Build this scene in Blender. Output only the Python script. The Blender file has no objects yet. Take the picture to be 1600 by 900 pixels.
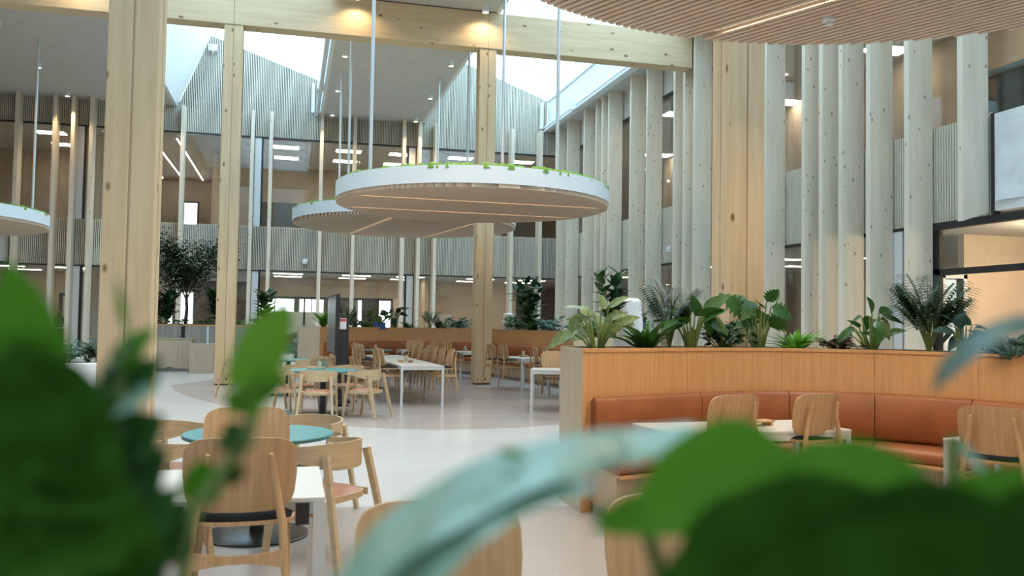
import bpy, math, random
from mathutils import Vector, Matrix
random.seed(7)
S = bpy.context.scene
COL = S.collection
PI = math.pi
# ------------------------------------------------------------------ camera
F, PITCH, ROLL, YAW, EYE = 1362.0, .0396, .01594, .2493, 1.55      # focal length in px of a 1600 px wide frame
def c2b(v):
    c, s = math.cos(YAW), math.sin(YAW)
    return Vector((v[0]*c + v[1]*s, -v[0]*s + v[1]*c, v[2]))
_r, _f, _u = Vector((1, 0, 0)), Vector((0, 1, 0)), Vector((0, 0, 1))
_f2 = _f*math.cos(PITCH) + _u*math.sin(PITCH); _u2 = _u*math.cos(PITCH) - _f*math.sin(PITCH)
RT = c2b(_r*math.cos(ROLL) + _u2*math.sin(ROLL)); UP = c2b(_u2*math.cos(ROLL) - _r*math.sin(ROLL)); FW = c2b(_f2)
CAM = Vector((0, 0, EYE))
def at(px, py, d): return CAM + (FW + RT*((px-800)/F) - UP*((py-450)/F))*d
cd = bpy.data.cameras.new('camera'); cam = bpy.data.objects.new('camera', cd); COL.objects.link(cam)
cam.matrix_world = Matrix((( RT.x, UP.x, -FW.x, 0), (RT.y, UP.y, -FW.y, 0), (RT.z, UP.z, -FW.z, EYE), (0, 0, 0, 1)))
cd.sensor_width = 36; cd.lens = 36*F/1600; cd.clip_start = .02; cd.clip_end = 300
cd.dof.use_dof = True; cd.dof.focus_distance = 10.5; cd.dof.aperture_fstop = 3.4
S.camera = cam
# ------------------------------------------------------------------ world, exposure
w = bpy.data.worlds.new('sky'); S.world = w; w.use_nodes = True
bg = w.node_tree.nodes['Background']; bg.inputs[0].default_value = (.55, .80, 1.0, 1); bg.inputs[1].default_value = 5.4
S.view_settings.view_transform = 'Standard'; S.view_settings.look = 'None'; S.view_settings.gamma = 1
S.view_settings.use_curve_mapping = False; S.view_settings.exposure = 0.0
S.cycles.use_denoising = True
S.cycles.max_bounces = 9; S.cycles.diffuse_bounces = 5; S.cycles.glossy_bounces = 4; S.cycles.transparent_max_bounces = 16
S.cycles.sample_clamp_indirect = 6
def portal(x, y, z, sx, sy):
    l = bpy.data.lights.new('skylight_portal', 'AREA'); l.shape = 'RECTANGLE'; l.size = sx; l.size_y = sy; l.cycles.is_portal = True
    o = bpy.data.objects.new('skylight_portal', l); o.location = (x, y, z); COL.objects.link(o)
portal(-1.08, 15, 10.7, 4.2, 38); portal(8.1, 15, 10.7, 4.0, 38)
def lamp(name, kind, loc, power, color=(1, .8, .55), parent=None, size=.1, spot=None, rot=(0, 0, 0), sy=None):
    l = bpy.data.lights.new(name, kind); l.energy = power; l.color = color
    if kind == 'SPOT': l.spot_size = spot or 1.6; l.spot_blend = .6; l.shadow_soft_size = size
    elif kind == 'AREA':
        l.size = size
        if sy: l.shape = 'RECTANGLE'; l.size_y = sy
    else: l.shadow_soft_size = size
    o = bpy.data.objects.new(name, l); o.location = loc; o.rotation_euler = rot; COL.objects.link(o)
    if parent: o.parent = parent
    return o
# ------------------------------------------------------------------ materials
MATS = {}
def new_mat(name):
    m = bpy.data.materials.new(name); m.use_nodes = True; MATS[name] = m
    return m, m.node_tree.nodes, m.node_tree.links, m.node_tree.nodes['Principled BSDF']
def plain(name, col, rough=.5, metal=0, noise=0, nscale=8, bump=0, spec=.5, coat=0, stretch=None):
    m, N, L, b = new_mat(name)
    b.inputs['Base Color'].default_value = (*col, 1); b.inputs['Roughness'].default_value = rough; b.inputs['Metallic'].default_value = metal
    b.inputs['Specular IOR Level'].default_value = spec; b.inputs['Coat Weight'].default_value = coat
    if noise or bump:
        tc = N.new('ShaderNodeTexCoord'); src = tc.outputs['Object']
        if stretch:
            mp = N.new('ShaderNodeMapping'); mp.inputs['Scale'].default_value = stretch; L.new(src, mp.inputs[0]); src = mp.outputs[0]
        n = N.new('ShaderNodeTexNoise'); n.inputs['Scale'].default_value = nscale; n.inputs['Detail'].default_value = 5; L.new(src, n.inputs['Vector'])
        if noise:
            r = N.new('ShaderNodeValToRGB'); r.color_ramp.elements[0].position = .3; r.color_ramp.elements[1].position = .7
            r.color_ramp.elements[0].color = (*[c*(1-noise) for c in col], 1); r.color_ramp.elements[1].color = (*[min(1, c*(1+noise)) for c in col], 1)
            L.new(n.outputs['Fac'], r.inputs[0]); L.new(r.outputs[0], b.inputs['Base Color'])
        if bump:
            bp = N.new('ShaderNodeBump'); bp.inputs['Strength'].default_value = bump; bp.inputs['Distance'].default_value = .02
            L.new(n.outputs['Fac'], bp.inputs['Height']); L.new(bp.outputs[0], b.inputs['Normal'])
    return m
def wood(name, c1, c2, stretch, scale=3, rough=.5, knots=0, kstretch=(1, 1, .55), kcol=(.20, .11, .05), spec=.4, lam=0):
    m, N, L, b = new_mat(name)
    b.inputs['Roughness'].default_value = rough; b.inputs['Specular IOR Level'].default_value = spec
    tc = N.new('ShaderNodeTexCoord'); mp = N.new('ShaderNodeMapping'); mp.inputs['Scale'].default_value = stretch
    L.new(tc.outputs['Object'], mp.inputs[0])
    n = N.new('ShaderNodeTexNoise'); n.inputs['Scale'].default_value = scale; n.inputs['Detail'].default_value = 6; n.inputs['Roughness'].default_value = .6
    L.new(mp.outputs[0], n.inputs['Vector'])
    r = N.new('ShaderNodeValToRGB'); e = r.color_ramp.elements; e[0].position = .32; e[1].position = .68; e[0].color = (*c1, 1); e[1].color = (*c2, 1)
    L.new(n.outputs['Fac'], r.inputs[0]); out = r.outputs[0]
    if knots:
        m2 = N.new('ShaderNodeMapping'); m2.inputs['Scale'].default_value = kstretch; L.new(tc.outputs['Object'], m2.inputs[0])
        v = N.new('ShaderNodeTexVoronoi'); v.inputs['Scale'].default_value = knots; v.inputs['Randomness'].default_value = 1; L.new(m2.outputs[0], v.inputs['Vector'])
        r2 = N.new('ShaderNodeValToRGB'); e = r2.color_ramp.elements; e[0].position = .07; e[0].color = (1, 1, 1, 1); e[1].position = .15; e[1].color = (0, 0, 0, 1)
        L.new(v.outputs['Distance'], r2.inputs[0])
        mx = N.new('ShaderNodeMix'); mx.data_type = 'RGBA'; mx.inputs[7].default_value = (*kcol, 1)
        L.new(r2.outputs[0], mx.inputs[0]); L.new(out, mx.inputs[6]); out = mx.outputs[2]
    L.new(out, b.inputs['Base Color'])
    return m
GL1, GL2 = (.60, .435, .255), (.70, .54, .345)
wood('glulam', GL1, GL2, (7, 7, .5), 1.5, .55, 4.5)
wood('glulam_beam', (.59, .44, .27), (.69, .54, .35), (.5, 7, 7), 1.5, .55, 3.6, (.55, 1, 1))
wood('fin', (.70, .615, .49), (.79, .71, .585), (6, 6, .4), 1.5, .6, 6.0, kcol=(.34, .26, .18))
wood('slat', (.70, .65, .54), (.80, .76, .65), (6, 6, .5), 2, .6)
wood('slat_warm', (.66, .49, .35), (.74, .57, .42), (2, 2, 2), 2, .6)
wood('oak', (.60, .34, .155), (.70, .42, .205), (16, 16, .7), 2, .45)
wood('oak_pale', (.50, .39, .27), (.62, .50, .36), (22, 22, .7), 2, .5)
wood('chair_oak', (.50, .30, .155), (.64, .415, .225), (18, 3, 1.2), 2, .4)
wood('cover_oak', (.48, .36, .22), (.60, .46, .29), (3, 3, 14), 2, .42)
wood('grey_boards', (.30, .29, .27), (.44, .42, .39), (12, 12, .8), 2, .6)
plain('black_gap', (.030, .027, .024), .8)
plain('frame_black', (.018, .018, .020), .4)
plain('ceiling_grey', (.56, .56, .555), .85, noise=.05, nscale=3)
plain('skylight_white', (.80, .82, .82), .6, noise=.03, nscale=2)
plain('wall_plain', (.58, .55, .50), .8, noise=.04, nscale=2)
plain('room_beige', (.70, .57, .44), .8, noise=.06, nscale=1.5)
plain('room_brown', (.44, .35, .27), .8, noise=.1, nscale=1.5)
plain('room_dark', (.05, .048, .046), .6)
plain('room_ceiling', (.55, .52, .48), .85)
plain('room_floor', (.30, .27, .24), .5)
plain('post_white', (.78, .81, .84), .45)
plain('rim_white', (.80, .84, .87), .45)
plain('rod_steel', (.72, .75, .77), .35, .3)
plain('table_white', (.66, .65, .62), .35, noise=.02, nscale=4)
plain('leg_grey', (.62, .63, .63), .4)
plain('teal', (.085, .29, .30), .32, noise=.04, nscale=10)
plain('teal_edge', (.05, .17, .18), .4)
plain('black_metal', (.022, .022, .024), .35)
plain('black_pad', (.012, .011, .011), .7, spec=.1)
plain('screen', (.012, .013, .016), .16)
plain('leather', (.33, .115, .043), .42, noise=.12, nscale=5, bump=.05)
plain('leather_pale', (.40, .185, .105), .42, noise=.1, nscale=14)
plain('soil', (.05, .032, .022), .95, noise=.5, nscale=40, bump=.8)
plain('moss', (.13, .28, .03), .9, noise=.5, nscale=30)
plain('jar_green', (.42, .50, .40), .3)
plain('jar_slate', (.16, .22, .24), .3)
plain('white_gloss', (.82, .82, .82), .25)
plain('plaster_relief', (.78, .80, .80), .7, noise=.06, nscale=3, bump=1.0)
plain('sticker_red', (.55, .06, .06), .5); plain('sticker_white', (.8, .8, .8), .5); plain('cable', (.02, .02, .02), .5)
plain('blue_box', (.03, .14, .50), .4)
plain('cloth_dark', (.022, .026, .022), .8); plain('skin', (.45, .27, .19), .6); plain('hair', (.03, .02, .015), .6); plain('hi_vis', (.55, .5, .12), .6)
plain('bark', (.09, .065, .045), .85, noise=.3, nscale=20)
plain('stem', (.16, .24, .07), .6)
plain('dry_leaf', (.10, .06, .04), .8, noise=.4, nscale=12)
def leafmat(name, c, c2, rough=.38, trans=.3, spec=.5):
    m, N, L, b = new_mat(name)
    tc = N.new('ShaderNodeTexCoord'); n = N.new('ShaderNodeTexNoise'); n.inputs['Scale'].default_value = 5; n.inputs['Detail'].default_value = 3
    L.new(tc.outputs['Object'], n.inputs['Vector'])
    r = N.new('ShaderNodeValToRGB'); r.color_ramp.elements[0].color = (*c, 1); r.color_ramp.elements[1].color = (*c2, 1)
    r.color_ramp.elements[0].position = .35; r.color_ramp.elements[1].position = .65
    L.new(n.outputs['Fac'], r.inputs[0]); L.new(r.outputs[0], b.inputs['Base Color'])
    b.inputs['Roughness'].default_value = rough; b.inputs['Specular IOR Level'].default_value = spec
    t = N.new('ShaderNodeBsdfTranslucent'); L.new(r.outputs[0], t.inputs[0])
    mx = N.new('ShaderNodeMixShader'); mx.inputs[0].default_value = trans
    L.new(b.outputs[0], mx.inputs[1]); L.new(t.outputs[0], mx.inputs[2]); L.new(mx.outputs[0], N['Material Output'].inputs[0])
leafmat('leaf_deep', (.012, .040, .012), (.024, .072, .020), .4, .2, .35)
leafmat('leaf_mid', (.026, .085, .016), (.055, .155, .03), .4, .22, .35)
leafmat('leaf_bright', (.10, .27, .02), (.16, .38, .04), .45, .45)
leafmat('leaf_pale', (.10, .19, .05), (.30, .36, .17), .4, .22, .35)
leafmat('leaf_blue', (.05, .12, .10), (.10, .20, .18), .3)
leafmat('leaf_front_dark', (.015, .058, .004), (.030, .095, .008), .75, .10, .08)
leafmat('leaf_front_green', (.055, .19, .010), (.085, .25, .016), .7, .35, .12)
leafmat('leaf_vine', (.028, .105, .024), (.07, .17, .06), .5, .25, .3)
leafmat('leaf_sheen', (.20, .36, .28), (.27, .43, .34), .30, .15, .9)  # aqua base paints sky reflection into the leaf, on top of real gloss
def glassmat(name, tint, refl_ior=1.5, base=0.0):
    m, N, L, b = new_mat(name); N.remove(b)
    t = N.new('ShaderNodeBsdfTransparent'); t.inputs[0].default_value = (*tint, 1)
    g = N.new('ShaderNodeBsdfGlossy'); g.inputs['Roughness'].default_value = .0
    fr = N.new('ShaderNodeFresnel'); ge = N.new('ShaderNodeNewGeometry'); mr = N.new('ShaderNodeMapRange')      # both faces of a pane reflect alike
    mr.inputs['To Min'].default_value = refl_ior; mr.inputs['To Max'].default_value = 1/refl_ior
    L.new(ge.outputs['Backfacing'], mr.inputs['Value']); L.new(mr.outputs[0], fr.inputs[0])
    mx = N.new('ShaderNodeMixShader'); L.new(fr.outputs[0], mx.inputs[0]); L.new(t.outputs[0], mx.inputs[1]); L.new(g.outputs[0], mx.inputs[2])
    L.new(mx.outputs[0], N['Material Output'].inputs[0])
glassmat('glass', (.92, .94, .93), 1.62); glassmat('roof_glass', (.97, .99, .99), 1.2)
m, N, L, b = new_mat('frosted'); b.inputs['Base Color'].default_value = (.78, .83, .80, 1); b.inputs['Roughness'].default_value = .5
def emis(name, col, st):
    m, N, L, b = new_mat(name); b.inputs['Base Color'].default_value = (0, 0, 0, 1)
    b.inputs['Emission Color'].default_value = (*col, 1); b.inputs['Emission Strength'].default_value = st
emis('panel_light', (1, .88, .70), 16); emis('spot_light', (1, .88, .66), 14); emis('strip_light', (1, .80, .58), .9); emis('daylight_window', (.86, .94, 1), 5.0); emis('garden_view', (.75, .82, .72), 1.1)
# terrazzo floors
def terrazzo(name, base, rough):
    m, N, L, b = new_mat(name); b.inputs['Roughness'].default_value = rough
    tc = N.new('ShaderNodeTexCoord'); v = N.new('ShaderNodeTexVoronoi'); v.inputs['Scale'].default_value = 55; L.new(tc.outputs['Object'], v.inputs['Vector'])
    r = N.new('ShaderNodeValToRGB'); r.color_ramp.elements[0].color = (*[c*.80 for c in base], 1); r.color_ramp.elements[1].color = (*base, 1)
    r.color_ramp.elements[0].position = .1; r.color_ramp.elements[1].position = .45; L.new(v.outputs['Distance'], r.inputs[0])
    n = N.new('ShaderNodeTexNoise'); n.inputs['Scale'].default_value = .6; n.inputs['Detail'].default_value = 4; L.new(tc.outputs['Object'], n.inputs['Vector'])
    mx = N.new('ShaderNodeMix'); mx.data_type = 'RGBA'; mx.blend_type = 'MULTIPLY'; mx.inputs[0].default_value = .25
    L.new(r.outputs[0], mx.inputs[6]); L.new(n.outputs['Fac'], mx.inputs[7]); L.new(mx.outputs[2], b.inputs['Base Color'])
terrazzo('floor_white', (.62, .64, .66), .22); terrazzo('floor_grey', (.47, .44, .43), .22)
# ------------------------------------------------------------------ mesh helpers
class MB:
    def __init__(s): s.v, s.f = [], []
    def add(s, vs, fs):
        o = len(s.v); s.v += [tuple(p) for p in vs]; s.f += [tuple(i+o for i in f) for f in fs]; return s
    def box(s, x0, x1, y0, y1, z0, z1):
        return s.add([(x0,y0,z0),(x1,y0,z0),(x1,y1,z0),(x0,y1,z0),(x0,y0,z1),(x1,y0,z1),(x1,y1,z1),(x0,y1,z1)],
                     [(0,3,2,1),(4,5,6,7),(0,1,5,4),(1,2,6,5),(2,3,7,6),(3,0,4,7)])
    def bar(s, a, b, w, h, up=(0, 0, 1), w2=None, h2=None):
        a, b = Vector(a), Vector(b); d = (b-a).normalized(); u = Vector(up)
        if abs(d.dot(u)) > .99: u = Vector((0, 1, 0))
        x = d.cross(u).normalized(); y = x.cross(d); w2 = w2 or w; h2 = h2 or h
        vs = [p + x*sx*ww/2 + y*sy*hh/2 for p, ww, hh in ((a, w, h), (b, w2, h2)) for sx, sy in ((-1,-1),(1,-1),(1,1),(-1,1))]
        return s.add(vs, [(0,1,2,3)[::-1],(4,5,6,7),(0,1,5,4),(1,2,6,5),(2,3,7,6),(3,0,4,7)])
    def tube(s, pts, r, n=8, caps=True):
        pts = [Vector(p) for p in pts]; rs = r if isinstance(r, (list, tuple)) else [r]*len(pts); vs, fs = [], []
        d0 = (pts[1]-pts[0]).normalized(); u = Vector((0, 0, 1)) if abs(d0.z) < .95 else Vector((1, 0, 0))
        for i, p in enumerate(pts):
            d = (pts[min(i+1, len(pts)-1)] - pts[max(i-1, 0)]).normalized(); x = d.cross(u).normalized(); y = x.cross(d)
            vs += [p + (x*math.cos(2*PI*k/n) + y*math.sin(2*PI*k/n))*rs[i] for k in range(n)]
        for i in range(len(pts)-1):
            fs += [(i*n+k, i*n+(k+1) % n, (i+1)*n+(k+1) % n, (i+1)*n+k) for k in range(n)]
        if caps: fs += [tuple(range(n))[::-1], tuple(range((len(pts)-1)*n, len(pts)*n))]
        return s.add(vs, fs)
    def lathe(s, prof, n=32, c=(0, 0, 0), closed=False):
        vs = [(c[0]+r*math.cos(2*PI*k/n), c[1]+r*math.sin(2*PI*k/n), c[2]+z) for r, z in prof for k in range(n)]; fs = []
        m = len(prof)
        for i in range(m if closed else m-1):
            j = (i+1) % m; fs += [(i*n+k, i*n+(k+1) % n, j*n+(k+1) % n, j*n+k) for k in range(n)]
        if not closed:
            if prof[0][0] > 1e-6: fs.append(tuple(range(n))[::-1])
            if prof[-1][0] > 1e-6: fs.append(tuple(range((m-1)*n, m*n)))
        return s.add(vs, fs)
    def poly(s, pts, z0, z1):
        n = len(pts); return s.add([(x, y, z0) for x, y in pts] + [(x, y, z1) for x, y in pts],
            [tuple(range(n))[::-1], tuple(range(n, 2*n))] + [(k, (k+1) % n, n+(k+1) % n, n+k) for k in range(n)])
    def sweep(s, rail, prof):      # rail: list of (point2d, normal2d); prof: closed list of (offset, z)
        m = len(prof); vs = [(p[0]+nn[0]*o, p[1]+nn[1]*o, z) for p, nn in rail for o, z in prof]; fs = []
        for i in range(len(rail)-1): fs += [(i*m+k, i*m+(k+1) % m, (i+1)*m+(k+1) % m, (i+1)*m+k) for k in range(m)]
        fs += [tuple(range(m))[::-1], tuple(range((len(rail)-1)*m, len(rail)*m))]
        return s.add(vs, fs)
    def grid(s, fn, nu, nv, close_u=False):
        vs = [fn(i/nu, j/nv) for j in range(nv+1) for i in range(nu+1)]
        return s.add(vs, [(j*(nu+1)+i, j*(nu+1)+i+1, (j+1)*(nu+1)+i+1, (j+1)*(nu+1)+i) for j in range(nv) for i in range(nu)])
    def mesh(s, name, mat, smooth=False):
        me = bpy.data.meshes.new(name); me.from_pydata(s.v, [], s.f); me.update()
        me.materials.append(MATS[mat] if isinstance(mat, str) else mat)
        if smooth:
            me.polygons.foreach_set('use_smooth', [True]*len(me.polygons)); me.set_sharp_from_angle(angle=math.radians(smooth if smooth is not True else 40))
        return me
    def build(s, name, mat, parent=None, smooth=False, kind=None, bevel=0):
        o = bpy.data.objects.new(name, s.mesh(name, mat, smooth)); COL.objects.link(o)
        if parent: o.parent = parent
        if kind: o['kind'] = kind
        if bevel:
            b = o.modifiers.new('bevel', 'BEVEL'); b.width = bevel; b.segments = 2; b.limit_method = 'ANGLE'
        return o
def thing(name, label, cat, loc=(0, 0, 0), rz=0, group=None):
    o = bpy.data.objects.new(name, None); COL.objects.link(o); o.location = loc; o.rotation_euler = (0, 0, rz); o.empty_display_size = .1
    o['label'] = label; o['category'] = cat
    if group: o['group'] = group
    return o
def tag(o, label, cat, group=None):
    o['label'] = label; o['category'] = cat
    if group: o['group'] = group
    return o
def struct(name, mb, mat, parent=None, smooth=False):
    return mb.build(name, mat, parent, smooth, kind=None if parent else 'structure')
def holder(name):
    o = bpy.data.objects.new(name, None); COL.objects.link(o); o['kind'] = 'structure'; return o
def part(name, me, parent, mtx=None):
    o = bpy.data.objects.new(name, me); COL.objects.link(o); o.parent = parent
    if mtx is not None: o.matrix_local = mtx
    return o
def dup(root, loc, rz, label, group=None, tilt=None):
    r = root.copy(); COL.objects.link(r); r.location = loc; r.rotation_euler = tilt or (0, 0, rz); r['label'] = label
    if group: r['group'] = group
    elif 'group' in r: del r['group']
    def rec(a, b):
        for ch in list(a.children):
            c = ch.copy(); COL.objects.link(c); c.parent = b; rec(ch, c)
    rec(root, r); return r
# ------------------------------------------------------------------ building constants (metres)
YB, XR, G1, B1, G2, CZ = 34.2, 10.79, 3.385, 5.04, 8.45, 9.38
XL = -14.0
# floor
struct('floor', MB().box(-16, 20, -6, 48, -.2, 0), 'floor_white')
far_zone = [(-2.57,21.2),(-2.3,19.6),(-1.75,17.8),(-1.08,16.24),(-.28,14.67),(.35,13.6),(1.01,12.85),(2.06,12.38),(3.25,12.5),(4.4,13.0),(6.4,14.8),(7.4,18),(7.5,22),(6.6,26),(4,27.2),(1.5,26.6),(-.6,25),(-1.82,23.15)]
struct('trim_1', MB().poly(far_zone, 0, .002), 'floor_grey')
near_zone = [(-13,5.0),(-6,6.5),(-3,7.0),(-.92,7.27),(.45,7.39),(1.6,7.36),(2.3,7.1),(4,7.3),(6,5),(6,-4),(-13,-4)]
struct('trim_2', MB().poly(near_zone[::-1], 0, .002), 'floor_grey')
# floor joints in the far zone, thin metal lines
jm = MB()
for y in (14.2, 17.4, 20.6, 23.8): jm.box(-1.2 if y < 17 else -2.2, 6.4, y, y+.012, .0005, .003)
for x in (1.4, 4.2): jm.box(x, x+.012, 13.0, 26.2, .0005, .003)
struct('trim_3', jm, 'floor_white')
# ------------------------------------------------------------------ roof
ce = MB().box(XL, -4.36, -6, YB+.1, CZ, CZ+.35); struct('ceiling', ce, 'ceiling_grey')
ce = MB().box(1.053, 4.885, -6, YB+.1, CZ, CZ+.35); struct('ceiling', ce, 'ceiling_grey')
struct('ceiling', MB().box(10.2, 20, -6, YB, 9.40, 9.75), 'ceiling_grey')
def skylight(n, x0, xp, x1, zb, zp, z1):
    h = holder('window_%d' % n)
    ya, yb = -6, YB
    t = .12                                                           # sloped lining on the high side, in panels
    L_ = 7; ys = [ya+(yb-ya)*i/L_ for i in range(L_+1)]
    for i in range(L_):
        a, b = ys[i]+.006, ys[i+1]-.006
        MB().add([(x0,a,zb),(xp,a,zp),(xp-t,a,zp),(x0-t,a,zb),(x0,b,zb),(xp,b,zp),(xp-t,b,zp),(x0-t,b,zb)],
                 [(0,1,2,3),(7,6,5,4),(0,4,5,1),(1,5,6,2),(2,6,7,3),(3,7,4,0)]).build('lining_panel', 'skylight_white', h)
        MB().box(x1, x1+.10, a, b, zb, z1).build('lining_panel', 'skylight_white', h)
    n_p = 16
    for i in range(n_p):                                              # roof glazing
        a, b = ya+(yb-ya)*i/n_p+.04, ya+(yb-ya)*(i+1)/n_p-.04
        MB().add([(xp,a,zp),(x1,a,z1),(x1,b,z1),(xp,b,zp),(xp,a,zp+.02),(x1,a,z1+.02),(x1,b,z1+.02),(xp,b,zp+.02)],
                 [(0,3,2,1),(4,5,6,7),(0,1,5,4),(1,2,6,5),(2,3,7,6),(3,0,4,7)]).build('pane', 'roof_glass', h)
        if i: MB().bar((xp,a-.04,zp-.02),(x1,a-.04,z1-.02), .05, .07).build('glazing_bar', 'post_white', h)
    MB().tube([(x1-.10,ya,zb+.16),(x1-.10,yb-.05,zb+.16)], .075, 10).build('pipe', 'post_white', h, True)
    MB().tube([(x1-.13,ya,zb+.02),(x1-.13,yb-.05,zb+.02)], .055, 10).build('pipe', 'post_white', h, True)
    for y in (6, 15, 24.2, 30): MB().box(x1-.24, x1, y, y+.35, zb-.02, zb+.26).build('pipe_clamp', 'post_white', h)
    MB().box(x1-.05, x1+.02, ya, yb, z1-.10, z1).build('glazing_rail', 'post_white', h)
    MB().tube([(x1-.28,yb-.12,zb+.1),(x1-.28,yb-.12,z1-.15)], .07, 10).build('downpipe', 'post_white', h, True)
    return h
skylight(1, -4.24, -3.12, .953, CZ, 12.17, 10.77)
skylight(2, 5.005, 6.12, 10.1, 9.40, 12.17, 10.72)
# rear and left walls that close the hall behind the photographer
struct('wall_rear', MB().box(-16, 20, -6.3, -6, 0, CZ+3.5), 'wall_plain')
struct('wall_left', MB().box(XL-.3, XL, -6, 48, 0, CZ+.35), 'wall_plain')
# ------------------------------------------------------------------ back wall
wb = struct('wall_back', MB().box(XL, XR, YB+.05, YB+.16, G1+.02, B1-.03), 'black_gap')
MB().box(XL, XR, YB+.05, YB+.16, G2+.02, CZ+.2).build('backing', 'black_gap', wb)
def gable(x0, xp, x1, zp, z1): return [(x0, CZ), (x1, CZ), (x1, z1), (xp, zp)]
for x0, xp, x1, zp, z1 in ((-4.24,-3.12,.953,12.17,10.77), (5.005,6.12,10.1,12.17,10.72)):
    g = gable(x0, xp, x1, zp, z1); m_ = MB()
    m_.add([(x, YB+.05, z) for x, z in g] + [(x, YB+.16, z) for x, z in g], [(0,1,2,3),(7,6,5,4),(0,4,5,1),(1,5,6,2),(2,6,7,3),(3,7,4,0)])
    m_.build('backing', 'black_gap', wb)
PIT, SW, SD = .062, .031, .045
def ztop(x):
    if -4.24 < x < .953: return min(CZ+(x+4.24)*(2.79/1.12), 12.17-(x+3.12)*(1.40/4.073)) if x < -3.12 else 12.17-(x+3.12)*(1.40/4.073)
    if 5.005 < x < 10.1: return min(CZ+(x-5.005)*(2.79/1.115), 12.17) if x < 6.12 else 12.17-(x-6.12)*(1.45/3.98)
    return CZ
for k in range(6):                                                    # slat fields, lower band, storey band and gables
    xa, xb = XL+(XR-XL)*k/6, XL+(XR-XL)*(k+1)/6; lo, hi = MB(), MB()
    n_ = int((xb-xa)/PIT)
    for i in range(n_):
        x = xa+(i+.5)*(xb-xa)/n_
        lo.box(x-SW/2, x+SW/2, YB-SD+.05, YB+.05, G1, B1)
        zt = ztop(x); hi.box(x-SW/2, x+SW/2, YB-SD+.05, YB+.05, G2, zt-.01)
    if xb > -9.6: lo.build('slats', 'slat', wb, kind='stuff')
    hi.build('slats', 'slat', wb, kind='stuff')
MB().box(XL, XR, YB-.03, YB+.10, G2-.05, G2).build('edge_profile', 'frame_black', wb)
MB().box(XL, XR, YB-.03, YB+.10, G1-.05, G1).build('edge_profile', 'frame_black', wb)
FT = .125
back_fins = [-12.2,-11.1,-10.3,-9.42,-8.22,-7.62,-7.02,-3.95,-1.50,-.83,1.03,2.28,4.16,4.78,5.43,8.52,9.70]
for x in back_fins:
    top = min(CZ, ztop(x)) if not (-4.24 < x < .953 or 5.005 < x < 10.1) else 9.32
    MB().box(x-FT/2, x+FT/2, YB-.56, YB-.04, 0, top).build('fin', 'fin', wb)
def post(x0, x1):
    for z0, z1 in ((0, G1-.05), (B1, G2-.05)):
        MB().box(x0, x1, YB+.0, YB+.2, z0, z1).build('window_post', 'post_white', wb)
        for a in (x0-.07, x1): MB().box(a, a+.07, YB-.01, YB+.15, z0, z1).build('window_frame', 'frame_black', wb)
posts = [(-7.58,-7.35), (-1.42,-1.18), (4.42,4.68)]
for p in posts: post(*p)
wn = holder('window_3')
edges = [XL, -10.8, -7.65, -5.4, -3.3, -1.49, .5, 2.5, 4.35, 6.6, 8.7, XR]
for a, b_ in zip(edges[:-1], edges[1:]):
    for z0, z1 in ((.02, G1-.06), (B1-.1, G2-.06)):
        MB().box(a+.012, b_-.012, YB+.10, YB+.12, z0, z1).build('pane', 'glass', wn)
# white relief panel at the left end of the storey band
rp = MB(); rp.grid(lambda u, v: (-12.2+2.42*u, YB-.06-.03*math.sin(9*u+5*v)*math.sin(11*v), G1+.1+1.5*v), 24, 16)
MB().box(-12.25, -9.72, YB-.04, YB+.04, G1+.05, B1).build('relief_panel', 'plaster_relief', wb)
rp.build('relief_face', 'plaster_relief', wb, True)
# ------------------------------------------------------------------ right wall
YR0 = 11.5                                                            # slats end here, towards the camera
wr = struct('wall_right', MB().box(XR+.05, XR+.16, YR0, YB, G1+.02, B1-.03), 'black_gap')
MB().box(XR+.0, XR+.16, 2, YB, G2, 9.40).build('upper_panel', 'wall_plain', wr)
for a, b_ in ((YR0, 19), (19, 26.5), (26.5, YB-.1)):
    sl = MB(); n_ = int((b_-a)/PIT)
    for i in range(n_):
        y = a+(i+.5)*(b_-a)/n_; sl.box(XR-SD+.05, XR+.05, y-SW/2, y+SW/2, G1, B1)
    sl.build('slats', 'slat', wr, kind='stuff')
MB().box(XR-.03, XR+.10, 2, YB, G1-.06, G1-.005).build('edge_profile', 'frame_black', wr)
MB().box(XR-.03, XR+.10, 2, YB, G2-.07, G2).build('edge_profile', 'frame_black', wr)
rf = [33.35, 32.04, 30.09, 28.79, 28.18, 27.55, 25.59, 24.28, 22.35, 21.73, 21.11, 19.3, 17.55, 16.03, 15.42, 14.77, 13.93, 12.9, 11.65]
for y in rf:
    z0 = 3.30 if y < 12 else 0
    m_ = MB(); x0, x1 = XR-.52, XR-.04
    if z0: m_.add([(x0,y-FT,3.27),(x1,y-FT,3.42),(x1,y,3.42),(x0,y,3.27),(x0,y-FT,9.40),(x1,y-FT,9.40),(x1,y,9.40),(x0,y,9.40)], [(0,3,2,1),(4,5,6,7),(0,1,5,4),(1,2,6,5),(2,3,7,6),(3,0,4,7)])
    else: m_.box(x0, x1, y-FT, y, z0, 9.40)
    m_.build('fin', 'fin', wr)
wn2 = holder('window_4')
ye = [13.0, 15, 17.2, 19.4, 21.6, 23.8, 26, 28.2, 30.4, 32.4, YB]
for a, b_ in zip(ye[:-1], ye[1:]):
    for z0, z1 in ((.02, G1-.07), (B1-.1, G2-.08)):
        MB().box(XR+.10, XR+.12, a+.012, b_-.012, z0, z1).build('pane', 'glass', wn2)
for a, b_ in ((3, 6), (6, 9), (9, 11), (11, 13)): MB().box(XR+.10, XR+.12, a+.012, b_-.012, B1-.1, G2-.08).build('pane', 'glass', wn2)
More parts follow.
